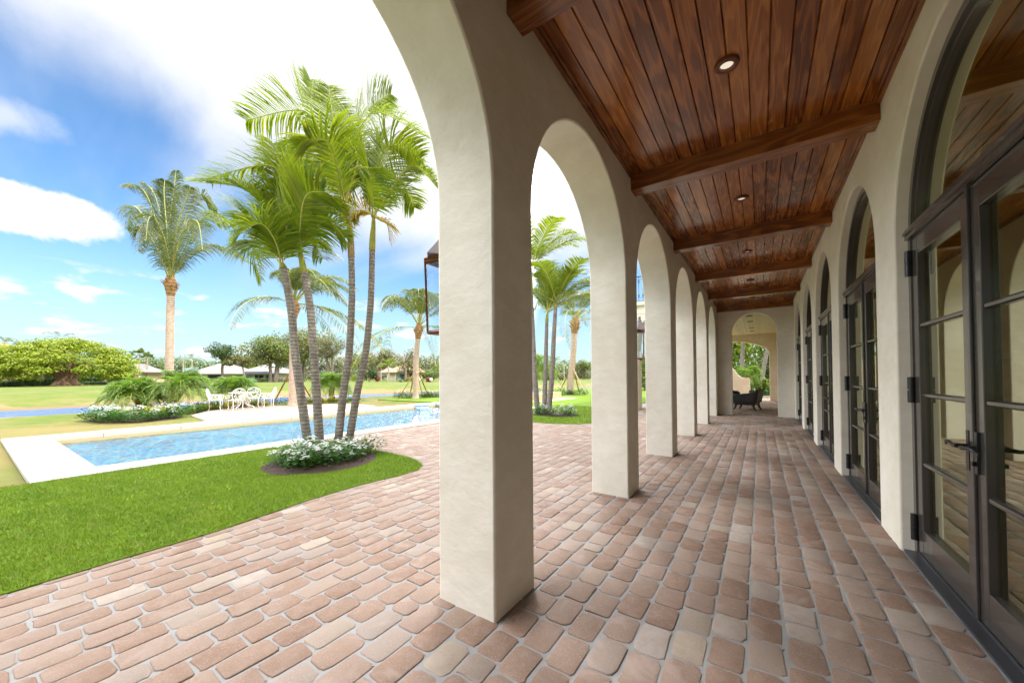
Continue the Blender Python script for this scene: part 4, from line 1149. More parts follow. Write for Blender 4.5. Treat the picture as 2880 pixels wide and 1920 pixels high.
stake(gz(880, 1128), at(829, 1042, 18.9), 'orange lumber prop right of the palm behind the near cluster', 'stake_dark', .042)
stake(gz(552.5, 1159), at(510, 1075, 17.6), 'pale lumber prop standing in the bed beside the date palms', 'stake', .05)
stake(gz(1575, 1099), at(1604, 1040, 28.), 'brown lumber prop left of the palm in the second arch', 'stake_dark', .05)
stake(gz(1629, 1102), at(1613, 1040, 28.), 'brown lumber prop right of the palm in the second arch', 'stake_dark', .05)
stake(gz(1647, 1112), at(1614, 1040, 27.8), 'white lumber prop farthest right in the second arch', 'stake', .055)

# pygmy date palms: leaning stubby trunks under a dome of fine arching fronds
def date_palm(label, base, lean, h, R, seed, n_f=78):
    rr = np.random.default_rng(seed)
    T = thing('date_palm', label, 'palm tree', base, 'pygmy date palms near the terrace')
    base = np.array(base, float); top = base+np.array([lean[0], lean[1], h])
    b = MB(); b.tube(smooth_path([base-UP*.05, base+(top-base)*.5, top], 8), [.13, .14, .15, .16, .17, .18, .17, .12], 12); b.build('trunk', M['fibre'], T, smooth=60)
    VV, FF, mi = [], [], []
    for i in range(n_f):
        a = 2*math.pi*i*.382+rr.uniform(-.2, .2); e = rad(rr.uniform(5, 82))
        hd = np.array([math.cos(a), math.sin(a), 0]); dv = hd*math.cos(e)+UP*math.sin(e)
        L = R*rr.uniform(.85, 1.15)
        P = bez([top, top+dv*L*.5, top+dv*L*.85+hd*L*.15, top+dv*L*.8+hd*L*.42-UP*L*(.75*math.cos(e))], 10)
        V, F = tube_arrays(P, .014, .003, 4); o0 = len(VV); VV += list(V); FF += [tuple(o0+q for q in f) for f in F]; mi += [0]*len(F)
        V, F = frond_arrays(P, 30, .34, .026, .35, .25, .6, rr, .2, roll=rr.uniform(-.5, .5)); o0 = len(VV); VV += list(V); FF += [tuple(o0+q for q in f) for f in F]; mi += [1]*len(F)
    arr_mesh('crown', np.array(VV), np.array(FF), [M['rachis'], M['frond_date']], T, mi=mi)
    return T
date_palm('stubby date palm with trunk leaning left in the white flower bed', (-23.0, 4.75, -.1), (-.25, -.45, ), .75, 1.0, 31)
date_palm('stubby date palm with thick trunk leaning right beside the leftmost coconut palm', (-22.5, 5.25, -.1), (.05, .45), 1.0, 1.15, 32)
date_palm('low bushy date palm behind the white garden chairs', (-24.2, 8.2, -.15), (.1, .2), .7, 1.3, 33)
date_palm('bushy date palm seen between the near palm trunks', (-23.2, 13.4, -.1), (.1, 0), .9, 1.15, 34)
date_palm('small date palm behind the second palm cluster', tuple(gz(1500, 1112)), (.1, 0), 1.5, 2.0, 35)

# ------------------------------------------------------------------ bedding plants
def disc_leaf(c, d, l, w, up):
    d = nrm(d); s = nrm(np.cross(d, up)); n = np.cross(s, d)
    return [c, c+d*l*.5+s*w*.5+n*l*.06, c+d*l, c+d*l*.5-s*w*.5+n*l*.06]
def vinca_proto(seed, h=.33, r=.22, nb=9, nl=130):
    rr = np.random.default_rng(seed)
    T = thing('flowering_plant', 'white flowered leafy bedding plant in the palm beds', 'flower', (0, 0, 0), 'white bedding flowers')
    V, F = [], []
    for i in range(nl):
        a = rr.uniform(0, 2*math.pi); q = r*rr.random()**.6; z = h*(.15+.85*rr.random())*(1-.45*(q/r)**2)
        c = np.array([q*math.cos(a), q*math.sin(a), z]); dv = np.array([math.cos(a+rr.normal(0, .7)), math.sin(a+rr.normal(0, .7)), rr.uniform(-.25, .7)])
        o0 = len(V); V += disc_leaf(c, dv, rr.uniform(.06, .10), rr.uniform(.028, .042), UP); F.append((o0, o0+1, o0+2, o0+3))
    arr_mesh('foliage', np.array(V), np.array(F), M['vinca'], T)
    V, F = [], []
    for i in range(nb):
        a = rr.uniform(0, 2*math.pi); q = r*.95*rr.random()**.5
        c = np.array([q*math.cos(a), q*math.sin(a), h*(1.02-.55*(q/r)**2)+rr.uniform(-.03, .03)])
        for m_ in range(8):
            cc_ = c+rr.normal(0, .034, 3)*np.array([1, 1, .5])
            for p_ in range(5):
                b_ = p_*1.2566+m_; dv = np.array([math.cos(b_), math.sin(b_), .25])
                o0 = len(V); V += disc_leaf(cc_, dv, .027, .026, UP); F.append((o0, o0+1, o0+2, o0+3))
    arr_mesh('blossoms', np.array(V), np.array(F), M['petal'], T)
    return T
def croton_proto(seed, h=.38, n=46):
    rr = np.random.default_rng(seed)
    V, F = [], []
    for i in range(n):
        a = rr.uniform(0, 2*math.pi); dv = np.array([math.cos(a), math.sin(a), rr.uniform(.3, 1.3)])
        c = np.array([math.cos(a)*.05, math.sin(a)*.05, rr.uniform(0, .1)])
        o0 = len(V); V += disc_leaf(c, dv, h*rr.uniform(.8, 1.3), .055, UP); F.append((o0, o0+1, o0+2, o0+3))
    o = arr_mesh('ornamental_plant', np.array(V), np.array(F), M['croton'], org=(0, 0, 0))
    return tag(o, 'low yellow and orange leaved plant in the beds by the canal', 'plant', 'yellow and orange leaved plants')
vp = [vinca_proto(s_, nb=nb_) for s_, nb_ in ((41, 4), (42, 2), (43, 3), (44, 1))]
used = set()
BED = ['near']
BLAB = {'near': 'white flowered bedding plant under the four near palms', 'left': 'white flowered bedding plant in the far left bed with date palms', 'terr': 'flowering bedding plant along the far edge of the terrace', 'pier': 'white flowered bedding plant under the propped palm beside the nearest pier', 'second': 'white flowered bedding plant under the second palm cluster', 'arch': 'white flowered bedding plant under the propped palm in the second arch'}
def place_vinca(x, y, z=0., sc=1., k=None):
    i = int(RNG.integers(0, 4)) if k is None else k
    if i not in used:
        o = vp[i]; used.add(i); o.location = (x, y, z); o.rotation_euler = (0, 0, RNG.uniform(0, 6)); o.scale = (sc,)*3
    else:
        o = copy_tree(vp[i], (x, y, z), RNG.uniform(0, 6.28), sc)
    o['label'] = BLAB[BED[0]]; o['group'] = 'flowers: '+BLAB[BED[0]][BLAB[BED[0]].index('plant ')+6:]
bx, by = -6.08, 3.36
for i in range(34):
    a = i*2.39996; q = math.sqrt((i+.5)/34)
    x, y = bx+.60*q*math.cos(a), by+.66*q*math.sin(a)
    if min(math.hypot(x-gx, y-gy) for gx, gy in ((-7.0, 3.7), (-6.7, 3.75), (-6.7, 3.95), (-6.5, 4.05))) < .17: continue
    # rotate the ellipse along the bed
    place_vinca(x, y, .02, RNG.uniform(.65, 1.0))
for i in range(7): place_vinca(-6.45+.55*math.cos(i), 3.85+.4*math.sin(i*1.3), .02, .95)
def along(P, step, off=.0):
    out = []
    for (x0, y0), (x1, y1) in zip(P[:-1], P[1:]):
        L = math.hypot(x1-x0, y1-y0); n = max(1, int(L/step))
        out += [(x0+(x1-x0)*(i+RNG.random()*.5)/n+RNG.normal(0, .08), y0+(y1-y0)*(i+RNG.random()*.5)/n+RNG.normal(0, .08)) for i in range(n)]
    return out
BED[0] = 'left'
for x, y in along([(-19.6, 2.5), (-18.3, 2.7), (-17.2, 3.2), (-17.4, 4.1), (-18.6, 4.75)], .20): place_vinca(x, y, -.03, RNG.uniform(1.1, 1.5), int(RNG.integers(0, 3)))
for x, y in along([(-20.0, 3.0), (-18.6, 3.2), (-17.9, 3.8), (-19.2, 4.7)], .28): place_vinca(x, y, -.03, RNG.uniform(1.1, 1.5))
BED[0] = 'terr'
for x, y in along([(-19.0, 5.0), (-20.4, 6.0), (-21.0, 7.2), (-21.0, 9.0)], .24): place_vinca(x, y, -.03, RNG.uniform(1.1, 1.4), 3)
for x, y in along([(-20.9, 9.1), (-19.9, 11.3), (-18.2, 12.3)], .22): place_vinca(x, y, -.03, RNG.uniform(1.1, 1.5), int(RNG.integers(0, 3)))
BED[0] = 'pier'
for x, y in along([(-20.2, 16.2), (-19, 17.2), (-18.2, 18.8)], .20): place_vinca(x, y, -.03, RNG.uniform(1.2, 1.6), int(RNG.integers(0, 3)))
for x, y in along([(-20.2, 16.9), (-19, 17.9), (-18.6, 19.3)], .3): place_vinca(x, y, -.03, RNG.uniform(1.2, 1.6))
BED[0] = 'second'
for x, y in along([(-6.9, 11.9), (-6.4, 11.5), (-5.85, 11.6), (-5.5, 12.0), (-5.9, 12.3)], .19): place_vinca(x, y, .01, RNG.uniform(.9, 1.15))
BED[0] = 'arch'
for x, y in along([(-14.2, 24.6), (-12.4, 24.9), (-10.6, 25.6)], .24): place_vinca(x, y, -.03, RNG.uniform(1.3, 1.8))
cp = croton_proto(51); first = True
spots = along([(-22.9, 4.2), (-22.0, 4.8), (-21.6, 5.5)], .30)+along([(-21.2, 3.6), (-20.3, 4.2), (-19.9, 4.9)], .34)+along([(-20.9, 5.7), (-21.6, 7.2), (-21.5, 8.9)], .22)+along([(-20.9, 10.6), (-19.9, 12.0)], .4)
for x, y in spots:
    if first: cp.location = (x, y, -.06); first = False
    else:
        o = cp.copy(); COL.objects.link(o); o.location = (x, y, -.06); o.rotation_euler = (0, 0, RNG.uniform(0, 6)); o.scale = (RNG.uniform(.8, 1.3),)*3
def bed(poly, z, label):
    rr = RNG; n = len(poly); cx, cy = np.mean([p[0] for p in poly]), np.mean([p[1] for p in poly])
    b = MB(); v = [(x, y, z) for x, y in poly]+[(cx+(x-cx)*.8, cy+(y-cy)*.8, z+.035) for x, y in poly]
    b.add(v, [(i, (i+1) % n, n+(i+1) % n, n+i) for i in range(n)]+[tuple(n+i for i in range(n))])
    # loose chips
    for _ in range(500 if n > 20 else 60):
        a = rr.uniform(0, 6.28); q = math.sqrt(rr.random())
        k_ = int(a/6.28*n) % n; px, py = cx+(poly[k_][0]-cx)*q, cy+(poly[k_][1]-cy)*q
        s_ = rr.uniform(.012, .03); t = rr.uniform(0, 6.28)
        b.add([(px, py, z+.04), (px+s_*math.cos(t), py+s_*math.sin(t), z+.045+rr.uniform(0, .02)), (px+s_*.4*math.sin(t), py-s_*.4*math.cos(t), z+.05)], [(0, 1, 2)])
    tag(b.build('mulch', M['mulch'], org=(cx, cy, z), fix=False), label, 'mulch', kind='stuff')
th = np.linspace(0, 2*math.pi, 41)[:-1]
bed([(bx+.84*math.cos(a)+RNG.normal(0, .02), by+.86*math.sin(a)+RNG.normal(0, .02)) for a in th], .010, 'dark bark mulch under the near white flowers')
bed([(-19.9, 2.3), (-18.2, 2.4), (-16.9, 3.1), (-17.2, 4.3), (-18.5, 4.9), (-20.3, 5.0), (-20.8, 3.6)], -.06, 'bark mulch under the far left flower bed')
bed([(-18.2, 4.95), (-20.2, 6.15), (-20.8, 7.2), (-20.75, 9.0), (-19.6, 11.3), (-18, 12), (-18.3, 12.7), (-20.4, 11.9), (-21.8, 9.1), (-21.8, 7.0), (-20.6, 5.3)], -.06, 'bark mulch along the terrace edge')
bed([(-7.3, 11.8), (-6.2, 11.2), (-5.4, 11.5), (-5.2, 12.1), (-5.7, 12.6), (-7, 12.6)], .006, 'bark mulch under the second palm cluster')
bed([(-20.6, 16.2), (-19.0, 16.8), (-17.7, 18.6), (-18.2, 19.6), (-20.2, 18.0)], -.06, 'bark mulch under the palm beside the nearest pier')
bed([(-14.5, 24.2), (-12, 24.4), (-10.2, 25.4), (-11.5, 26.4), (-14.5, 26.2)], -.06, 'bark mulch under the palm in the second arch')
for u, v, lb in ((533, 1162, 'shorter black path light stub in the bed by the terrace'), (556, 1160, 'taller black path light stub beside the pale prop')):
    p = gz(u, v); b = MB(); b.lathe([(.045, 0), (.045, .30 if u < 540 else .42), (.03, .32 if u < 540 else .44)], p, 10); tag(b.build('path_light', M['iron_black'], smooth=40), lb, 'path light')

# ------------------------------------------------------------------ far side: trees, houses, hedges
def far(u, d):
    p = at(u, 1060, d); return np.array([p[0], p[1], ground_h(p[0], p[1])])
def leaf_cloud(rr, lobes, n, size, flat=1.0):
    """rhombus leaves scattered through a set of ellipsoid lobes (centre, radii)"""
    w = np.array([r[0]*r[1]*r[2] for _, r in lobes])**.67; w /= w.sum()
    idx = rr.choice(len(lobes), n, p=w)
    C = np.array([c for c, _ in lobes])[idx]; R = np.array([r for _, r in lobes])[idx]
    dv = rr.normal(0, 1, (n, 3)); dv /= np.linalg.norm(dv, axis=1)[:, None]
    q = rr.uniform(.45, 1.08, (n, 1))**.6
    P = C+dv*R*q
    nn = dv*.8+rr.normal(0, .55, (n, 3))+np.array([0, 0, .45*flat]); nn /= np.linalg.norm(nn, axis=1)[:, None]
    t = np.cross(nn, rr.normal(0, 1, (n, 3))); t /= np.linalg.norm(t, axis=1)[:, None]; s = np.cross(nn, t)
    sz = size*rr.uniform(.6, 1.3, (n, 1))
    V = np.stack([P-t*sz, P+s*sz*.55+nn*sz*.15, P+t*sz, P-s*sz*.55+nn*sz*.15], 1).reshape(-1, 3)
    return V, np.arange(4*n).reshape(-1, 4)
def tree(label, u, d, vtop, hw, vbot, mats, seed, n=2600, size=.32, nl=14, cat='tree', name='shade_tree', lean=0., trunks=1, tr=.3, bark='bark', sparse=1., group='trees across the canal', squash=1., flat=1., base=None):
    rr = np.random.default_rng(seed)
    base = far(u, d) if base is None else np.array(base, float)
    px = d/FPX
    top = at(u, vtop, d)[2]; bot = at(u, vbot, d)[2]; R = hw*px
    T = thing(name, label, cat, base, group)
    cz, hz = (top+bot)/2, (top-bot)/2
    lobes = []
    for i in range(nl):
        dv = rr.normal(0, 1, 3); dv = dv/np.linalg.norm(dv)*rr.uniform(.35, .82)
        dv[2] = dv[2]*.9-.08
        c = np.array([base[0]+dv[0]*R+lean*R*_c, base[1]+dv[1]*R+lean*R*_s, cz+dv[2]*hz])
        if dv[2] < -.3: c[:2] = base[:2]+(c[:2]-base[:2])*1.05
        rl = rr.uniform(.27, .46)*sparse
        lobes.append((c, np.array([R*rl, R*rl, min(hz, R)*rl*squash+.2])))
    # trunk and limbs
    b = MB()
    for k_ in range(trunks):
        o_ = rr.normal(0, .35*tr*4, 3) if trunks > 1 else np.zeros(3); o_[2] = 0
        b0 = base+o_-UP*.2; hub = base+o_*1.6+np.array([lean*R*.3*_c, lean*R*.3*_s, 0]); hub[2] = bot+(.12 if trunks == 1 else .3)*hz
        b.tube([b0, b0*.5+hub*.5+rr.normal(0, .1, 3), hub], [tr*1.25, tr*.9, tr*.72], 8)
        for c, r in lobes[k_::trunks]:
            m = hub*.45+c*.55+np.array([0, 0, -.08*hz]); b.tube([hub, m, c], [tr*.5, tr*.28, tr*.08], 5)
            if sparse < .8:
                for _ in range(4):
                    e = c+rr.normal(0, 1, 3)*r*1.1; b.tube([m, (m+e)/2+rr.normal(0, .15, 3), e], [tr*.16, tr*.09, tr*.03], 4)
    b.build('trunk', M[bark], T, smooth=50)
    if not isinstance(mats, (list, tuple)): mats = [mats]
    for j, m in enumerate(mats):
        L_ = lobes[j::len(mats)]
        V, F = leaf_cloud(rr, L_, n//len(mats), size, flat)
        arr_mesh('crown', V, F, M[m], T)
    return T

# banyan: broad layered dome on a fluted, many-stemmed trunk
def banyan():
    rr = np.random.default_rng(61); d = 62.; px = d/FPX
    base = far(186, d); T = thing('banyan_tree', 'huge spreading lime green banyan with thick fluted trunk across the canal', 'tree', base)
    right = _R0; fwd = _F0
    lobes = []
    for i in range(230):
        a = rr.uniform(0, 2*math.pi); e = math.asin(rr.uniform(-.12, 1.)**1.0 if True else 0)
        q = rr.uniform(.80, 1.)
        hx, hz = 9.2*math.cos(e)*q, 5.9*math.sin(e)*q
        c = base+right*(hx*math.cos(a)+.3)+fwd*hx*math.sin(a)*.8; c[2] = base[2]+1.9+hz+rr.normal(0, .12)
        lobes.append((c, np.array([rr.uniform(1.0, 1.7), rr.uniform(1.0, 1.7), rr.uniform(.38, .62)])))
    V, F = leaf_cloud(rr, lobes, 32000, .18, 1.6); arr_mesh('crown', V, F, M['lf_banyan'], T)
    b = MB()
    for i in range(17):
        a = 2*math.pi*i/17; q = rr.uniform(.7, 1.5)
        p0 = base+right*math.cos(a)*q*1.55+fwd*math.sin(a)*q-UP*.2; p1 = base+right*math.cos(a)*q*.75+fwd*math.sin(a)*q*.6+UP*1.4
        p2 = base+right*math.cos(a)*q*2.6+fwd*math.sin(a)*q*2.2+UP*rr.uniform(2.8, 4.)
        b.tube(smooth_path([p0, p1, p2], 8), [rr.uniform(.32, .55)]*2+[.34]*3+[.22]*2+[.12], 7)
    b.lathe([(1.2, 0), (.95, .8), (1.0, 1.6), (1.4, 2.4)], base-UP*.1, 14)
    b.build('trunk', M['bark_brown'], T, smooth=55)
banyan()
tree('olive spreading tree left of the banyan with pale stems', 45, 66, 972, 125, 1052, ['lf_olive', 'lf_mid'], 62, 5200, .22, 22, trunks=5, tr=.22, name='spreading_tree')
tree('dusty tan topped tree rising behind the banyan', 118, 78, 958, 70, 1030, ['lf_olive', 'lf_grey'], 63, 2600, .26, 14, tr=.3)
tree('golden flowering tree at the far left edge', 12, 72, 966, 40, 1005, 'lf_gold', 64, 1100, .24, 9, tr=.25, name='flowering_tree')
tree('rounded dark leaved tree behind the right side of the banyan', 297, 76, 972, 30, 1040, 'lf_dark', 65, 1400, .24, 9, tr=.25)

def small_palm(label, u, d, vtop, hw, seed, n=13, mat='frond_coco', tr=.16, zbase=None, fan=False, name='background_palm', group='palms across the canal'):
    rr = np.random.default_rng(seed); px = d/FPX
    base = far(u, d) if zbase is None else np.array(zbase, float)
    R = hw*px; crown = at(u, vtop, d); crown[0], crown[1] = base[0], base[1]; crown[2] -= R*.62
    T = thing(name, label, 'palm tree', base, group)
    b = MB(); b.tube(smooth_path([base-UP*.2, (base+crown)/2+rr.normal(0, .12, 3), crown], 8), [tr*1.2]+[tr]*6+[tr*.8], 8); b.build('trunk', M['trunk_coco'], T, smooth=50)
    VV, FF = [], []
    for i in range(n):
        a = 2*math.pi*i*.382+rr.uniform(-.2, .2); e = rad(rr.uniform(-10, 80)); h = np.array([math.cos(a), math.sin(a), 0]); dv = h*math.cos(e)+UP*math.sin(e)
        L = R*rr.uniform(.85, 1.15)
        if fan:
            c = crown+dv*L*.55
            for j in range(11):
                t = (j-5)/5*1.25; s_ = nrm(np.cross(dv, UP)+1e-3); dd = nrm(dv*math.cos(t)+s_*math.sin(t)-UP*.12*abs(t))
                o0 = len(VV); w = np.cross(dd, rr.normal(0, 1, 3)); w = nrm(w)*L*.06
                VV += [c-w*.3, c+dd*L*.4+w, c+dd*L*.62-UP*L*.08, c+dd*L*.4-w]; FF.append((o0, o0+1, o0+2, o0+3))
        else:
            P = bez([crown, crown+dv*L*.5, crown+dv*L*.85+h*L*.15, crown+dv*L*.8+h*L*.4-UP*L*.6*math.cos(e)], 8)
            V, F = frond_arrays(P, 18, L*.26, L*.026, .6, .1, .5, rr, .15); o0 = len(VV); VV += list(V); FF += [tuple(o0+q for q in f) for f in F]
    arr_mesh('crown', np.array(VV), np.array(FF), M[mat], T)
    return T
small_palm('feathery palm at the far left above the golden tree', 12, 84, 948, 24, 71)
small_palm('upright feathery palm left of the banyan crown', 50, 82, 955, 30, 72)
small_palm('dark feathery palm tips showing over the banyan top', 168, 92, 932, 34, 73)
small_palm('tall fan palm standing left of the tall coconut trunk', 392, 92, 986, 19, 74, 16, 'lf_mid', fan=True)
small_palm('shorter fan palm right of the tall fan palm', 414, 96, 998, 15, 75, 16, 'lf_mid', fan=True)
small_palm('low fan palm left of the tall fan palm', 372, 99, 1001, 14, 76, 14, 'lf_mid', fan=True)
small_palm('small feathery palm above the hedge line right of the coconut trunk', 540, 118, 998, 22, 77)
small_palm('tiny feathery palm left of the dark umbrella tree', 515, 121, 1004, 14, 78)
small_palm('tall feathery palm right of the near trunks', 1072, 105, 950, 36, 79)
small_palm('feathery palm over the green shrubs near the pier', 1224, 110, 1000, 24, 80)
small_palm('golden green palm low among the willowy trees', 1092, 92, 1010, 30, 81, 14, 'frond')
small_palm('green palm at the left edge of the second arch', 1496, 78, 990, 32, 82, 14, 'frond')
small_palm('green palm in the middle of the second arch', 1556, 92, 1003, 30, 83)
small_palm('small green palm behind the propped palm in the second arch', 1588, 100, 1012, 22, 84)

tree('dark green umbrella shaped tree on two thin trunks', 622, 86, 956, 50, 1006, 'lf_dark', 85, 2000, .20, 14, tr=.16, trunks=2, sparse=.78, name='umbrella_tree')
tree('leaning olive tree with crooked trunk before the screened house', 690, 88, 990, 52, 1034, ['lf_olive', 'lf_grey'], 86, 2200, .22, 15, tr=.22, lean=-.5, sparse=.8)
tree('big mid green oak left of the near palm trunks', 762, 96, 927, 78, 1030, ['lf_mid', 'lf_olive'], 87, 5600, .27, 26, tr=.42, trunks=3, name='oak_tree')
tree('tallest olive oak behind the near palm trunks', 845, 104, 908, 80, 1030, ['lf_mid', 'lf_olive', 'lf_grey'], 88, 6400, .28, 28, tr=.42, trunks=3, name='oak_tree')
tree('thin grey leaved tree with visible branches right of the tallest oak', 928, 100, 918, 62, 1020, ['lf_grey', 'lf_olive'], 89, 3400, .20, 22, tr=.36, trunks=2, sparse=.74)
tree('yellow green slender tree behind the fourth near trunk', 1012, 98, 962, 42, 1040, ['lf_olive', 'lf_lime'], 90, 1700, .22, 14, tr=.2, trunks=2, sparse=.8)
tree('pale willowy tree right of the near palm trunks', 1062, 96, 972, 50, 1045, ['lf_grey', 'lf_olive'], 91, 2600, .22, 18, tr=.22, trunks=3, sparse=.85)
tree('nearly bare tree with open branches before the pink roofed house', 1140, 92, 962, 48, 1022, 'lf_grey', 92, 620, .18, 13, tr=.24, sparse=.7)
tree('olive leafy tree left of the propped palm', 1150, 112, 1004, 42, 1050, 'lf_olive', 93, 1700, .24, 12, tr=.2)
tree('rounded fresh green tree left of the nearest pier', 1205, 96, 1030, 30, 1068, 'lf_mid', 94, 1900, .18, 11, tr=.2)
tree('yellow green tree at the edge of the nearest pier', 1238, 104, 1012, 30, 1062, ['lf_lime', 'lf_mid'], 95, 1900, .2, 12, tr=.2)
tree('dark round shrubby tree left of the pink roofed house', 1040, 90, 1034, 22, 1070, 'lf_dark', 96, 1200, .17, 8, tr=.15)
tree('bright green tree in the second arch left of the propped palm', 1545, 96, 1020, 34, 1072, ['lf_mid', 'lf_lime'], 97, 2200, .2, 12, tr=.2)
tree('grey brown tree in the second arch right of the propped palm', 1640, 102, 1002, 36, 1062, ['lf_grey', 'lf_mid'], 98, 2000, .22, 14, tr=.25, sparse=.85)
tree('green bushy tree at the left of the second arch', 1505, 88, 1024, 26, 1070, 'lf_mid', 99, 1500, .2, 9, tr=.2)
tree('silvery leaved rounded tree beside the long low house', 540, 94, 1027, 20, 1055, 'lf_blue', 100, 900, .2, 7, tr=.15)
# distant continuous wood behind everything
def belt(label, u0, u1, d, v0, v1, mats, seed, n):
    rr = np.random.default_rng(seed); lobes = []
    for u in np.linspace(u0, u1, int((u1-u0)/11)):
        p = far(u, d+rr.uniform(-5, 5)); zt = at(u, v0+rr.uniform(-6, 9), d)[2]
        h = max(1.5, zt-p[2])
        for q in (.3, .72): lobes.append((np.array([p[0], p[1], p[2]+h*q]), np.array([1.5, 1.5, h*.32])*np.array([1.0, 1.0, 1])))
    V, F = leaf_cloud(rr, lobes, n, .34, 1.)
    arr = arr_mesh('distant_wood', V, F, M[mats]); tag(arr, label, 'wood', kind='stuff')
belt('far green line of trees on the horizon, left', -60, 720, 132, 1008, 1060, 'lf_mid', 111, 24000)
belt('far olive line of trees on the horizon, middle', 640, 1270, 140, 1000, 1058, 'lf_olive', 112, 24000)
belt('far green line of trees on the horizon, seen through the second arch', 1470, 1840, 125, 1016, 1055, 'lf_mid', 113, 8000)
belt('dark green background growth behind the banyan trunk', -40, 330, 84, 1040, 1070, 'lf_dark', 114, 6500)

def hedge(label, u0, u1, d, v0, mat, seed, dep=.7, n=2200, size=.10):
    rr = np.random.default_rng(seed); a, c = far(u0, d), far(u1, d); h = at((u0+u1)/2, v0, d)[2]-min(a[2], c[2])
    k_ = max(3, int(np.linalg.norm(c-a)/.8)); lobes = [(a+(c-a)*i/k_+UP*h*.5, np.array([.75, .75, h*.52])) for i in range(k_+1)]
    V, F = leaf_cloud(rr, lobes, n, size, .8)
    tag(arr_mesh('hedge', V, F, M[mat]), label, 'hedge', 'clipped hedges across the canal')
hedge('dark clipped hedge at the far left beneath the olive tree', -30, 50, 58, 1072, 'lf_dark', 121)
hedge('dark green hedge left of the banyan trunk', 55, 170, 62, 1066, 'lf_dark', 122, n=3200)
hedge('low hedge before the peach house right of the banyan', 240, 350, 70, 1072, 'lf_dark', 123, n=2600)
hedge('bright clipped hedge before the screened house', 650, 850, 98, 1063, 'lf_mid', 124, n=5000)
hedge('green hedge before the long low house', 560, 640, 98, 1064, 'lf_mid', 125)
hedge('green hedge right of the blue-grey agave', 1142, 1165, 92, 1060, 'lf_lime', 126, n=900)
hedge('dark hedge in the second arch behind the fairway', 1500, 1664, 104, 1056, 'lf_dark', 127, n=4200)
def bush(label, u, d, v0, hw, mat, seed, n=500, size=.12):
    rr = np.random.default_rng(seed); p = far(u, d); h = at(u, v0, d)[2]-p[2]; R = hw*d/FPX
    lobes = [(p+np.array([rr.normal(0, R*.35), rr.normal(0, R*.35), h*rr.uniform(.3, .65)]), np.array([R*.6, R*.6, h*.42])) for _ in range(5)]
    V, F = leaf_cloud(rr, lobes, n, size); tag(arr_mesh('shrub', V, F, M[mat]), label, 'shrub', 'shrubs across the canal')
bush('red leaved shrub beneath the pale willowy tree', 1060, 90, 1056, 9, 'lf_red', 131)
bush('smaller red shrub beside the screened porch', 1148, 94, 1054, 6, 'lf_red', 132)
bush('purple leaved shrub in the second arch', 1578, 94, 1051, 7, 'lf_purple', 133)
bush('lime shrub between the near trunks', 1000, 86, 1050, 12, 'lf_lime', 134)
bush('rust red shrub beside the white letter box', 1204, 88, 1060, 6, 'lf_red', 135)
rr = np.random.default_rng(140); p = far(1126, 84); VV, FF = [], []
for i in range(40):
    a = rr.uniform(0, 6.28); e = rr.uniform(.1, 1.4); dv = np.array([math.cos(a)*math.cos(e), math.sin(a)*math.cos(e), math.sin(e)]); o0 = len(VV)
    VV += disc_leaf(p, dv, rr.uniform(.9, 1.2), .16, UP); FF.append((o0, o0+1, o0+2, o0+3))
tag(arr_mesh('agave', np.array(VV), np.array(FF), M['lf_blue'], org=p), 'spiky blue-grey agave on the lawn before the pink roofed house', 'plant')

# houses across the canal: built in a local frame facing the canal
def hip(b, x0, x1, y0, y1, z0, z1, inset=None):
    i = min(x1-x0, y1-y0)/2*.98 if inset is None else inset
    if x1-x0 >= y1-y0: r = [(x0+i, (y0+y1)/2, z1), (x1-i, (y0+y1)/2, z1)]; f = [(0, 1, 5, 4), (1, 2, 5), (2, 3, 4, 5), (3, 0, 4)]
    else: r = [((x0+x1)/2, y0+i, z1), ((x0+x1)/2, y1-i, z1)]; f = [(0, 1, 4), (1, 2, 5, 4), (2, 3, 5), (3, 0, 4, 5)]
    b.add([(x0, y0, z0), (x1, y0, z0), (x1, y1, z0), (x0, y1, z0)]+r, f+[(3, 2, 1, 0)])
    b.box(x0+.02, x1-.02, y0+.02, y1-.02, z0-.22, z0-.005)
def villa(label, u, d, parts, zoff=0.):
    p = far(u, d); T = thing('bungalow', label, 'house', (0, 0, 0), 'bungalows across the canal')
    for name, mat, fn in parts:
        b = MB(); fn(b); b.build(name, M[mat], T)
    T.location = (p[0], p[1], p[2]+zoff); T.rotation_euler = (0, 0, YAW+(PX0-u)/FPX*.0)
    return T
def wbox(x0, x1, z0, z1, y=-.06): return lambda b: b.box(x0, x1, y, y+.05, z0, z1)
def frame(x0, x1, z0, z1, nx, nz, y=-.12, t=.07):
    def fn(b):
        for i in range(nx+1): b.box(x0+(x1-x0)*i/nx-t/2, x0+(x1-x0)*i/nx+t/2, y, y+.05, z0, z1)
        for j in range(nz+1): b.box(x0-t/2, x1+t/2, y+.002, y+.048, z0+(z1-z0)*j/nz-t/2, z0+(z1-z0)*j/nz+t/2)
    return fn
S = 96/FPX
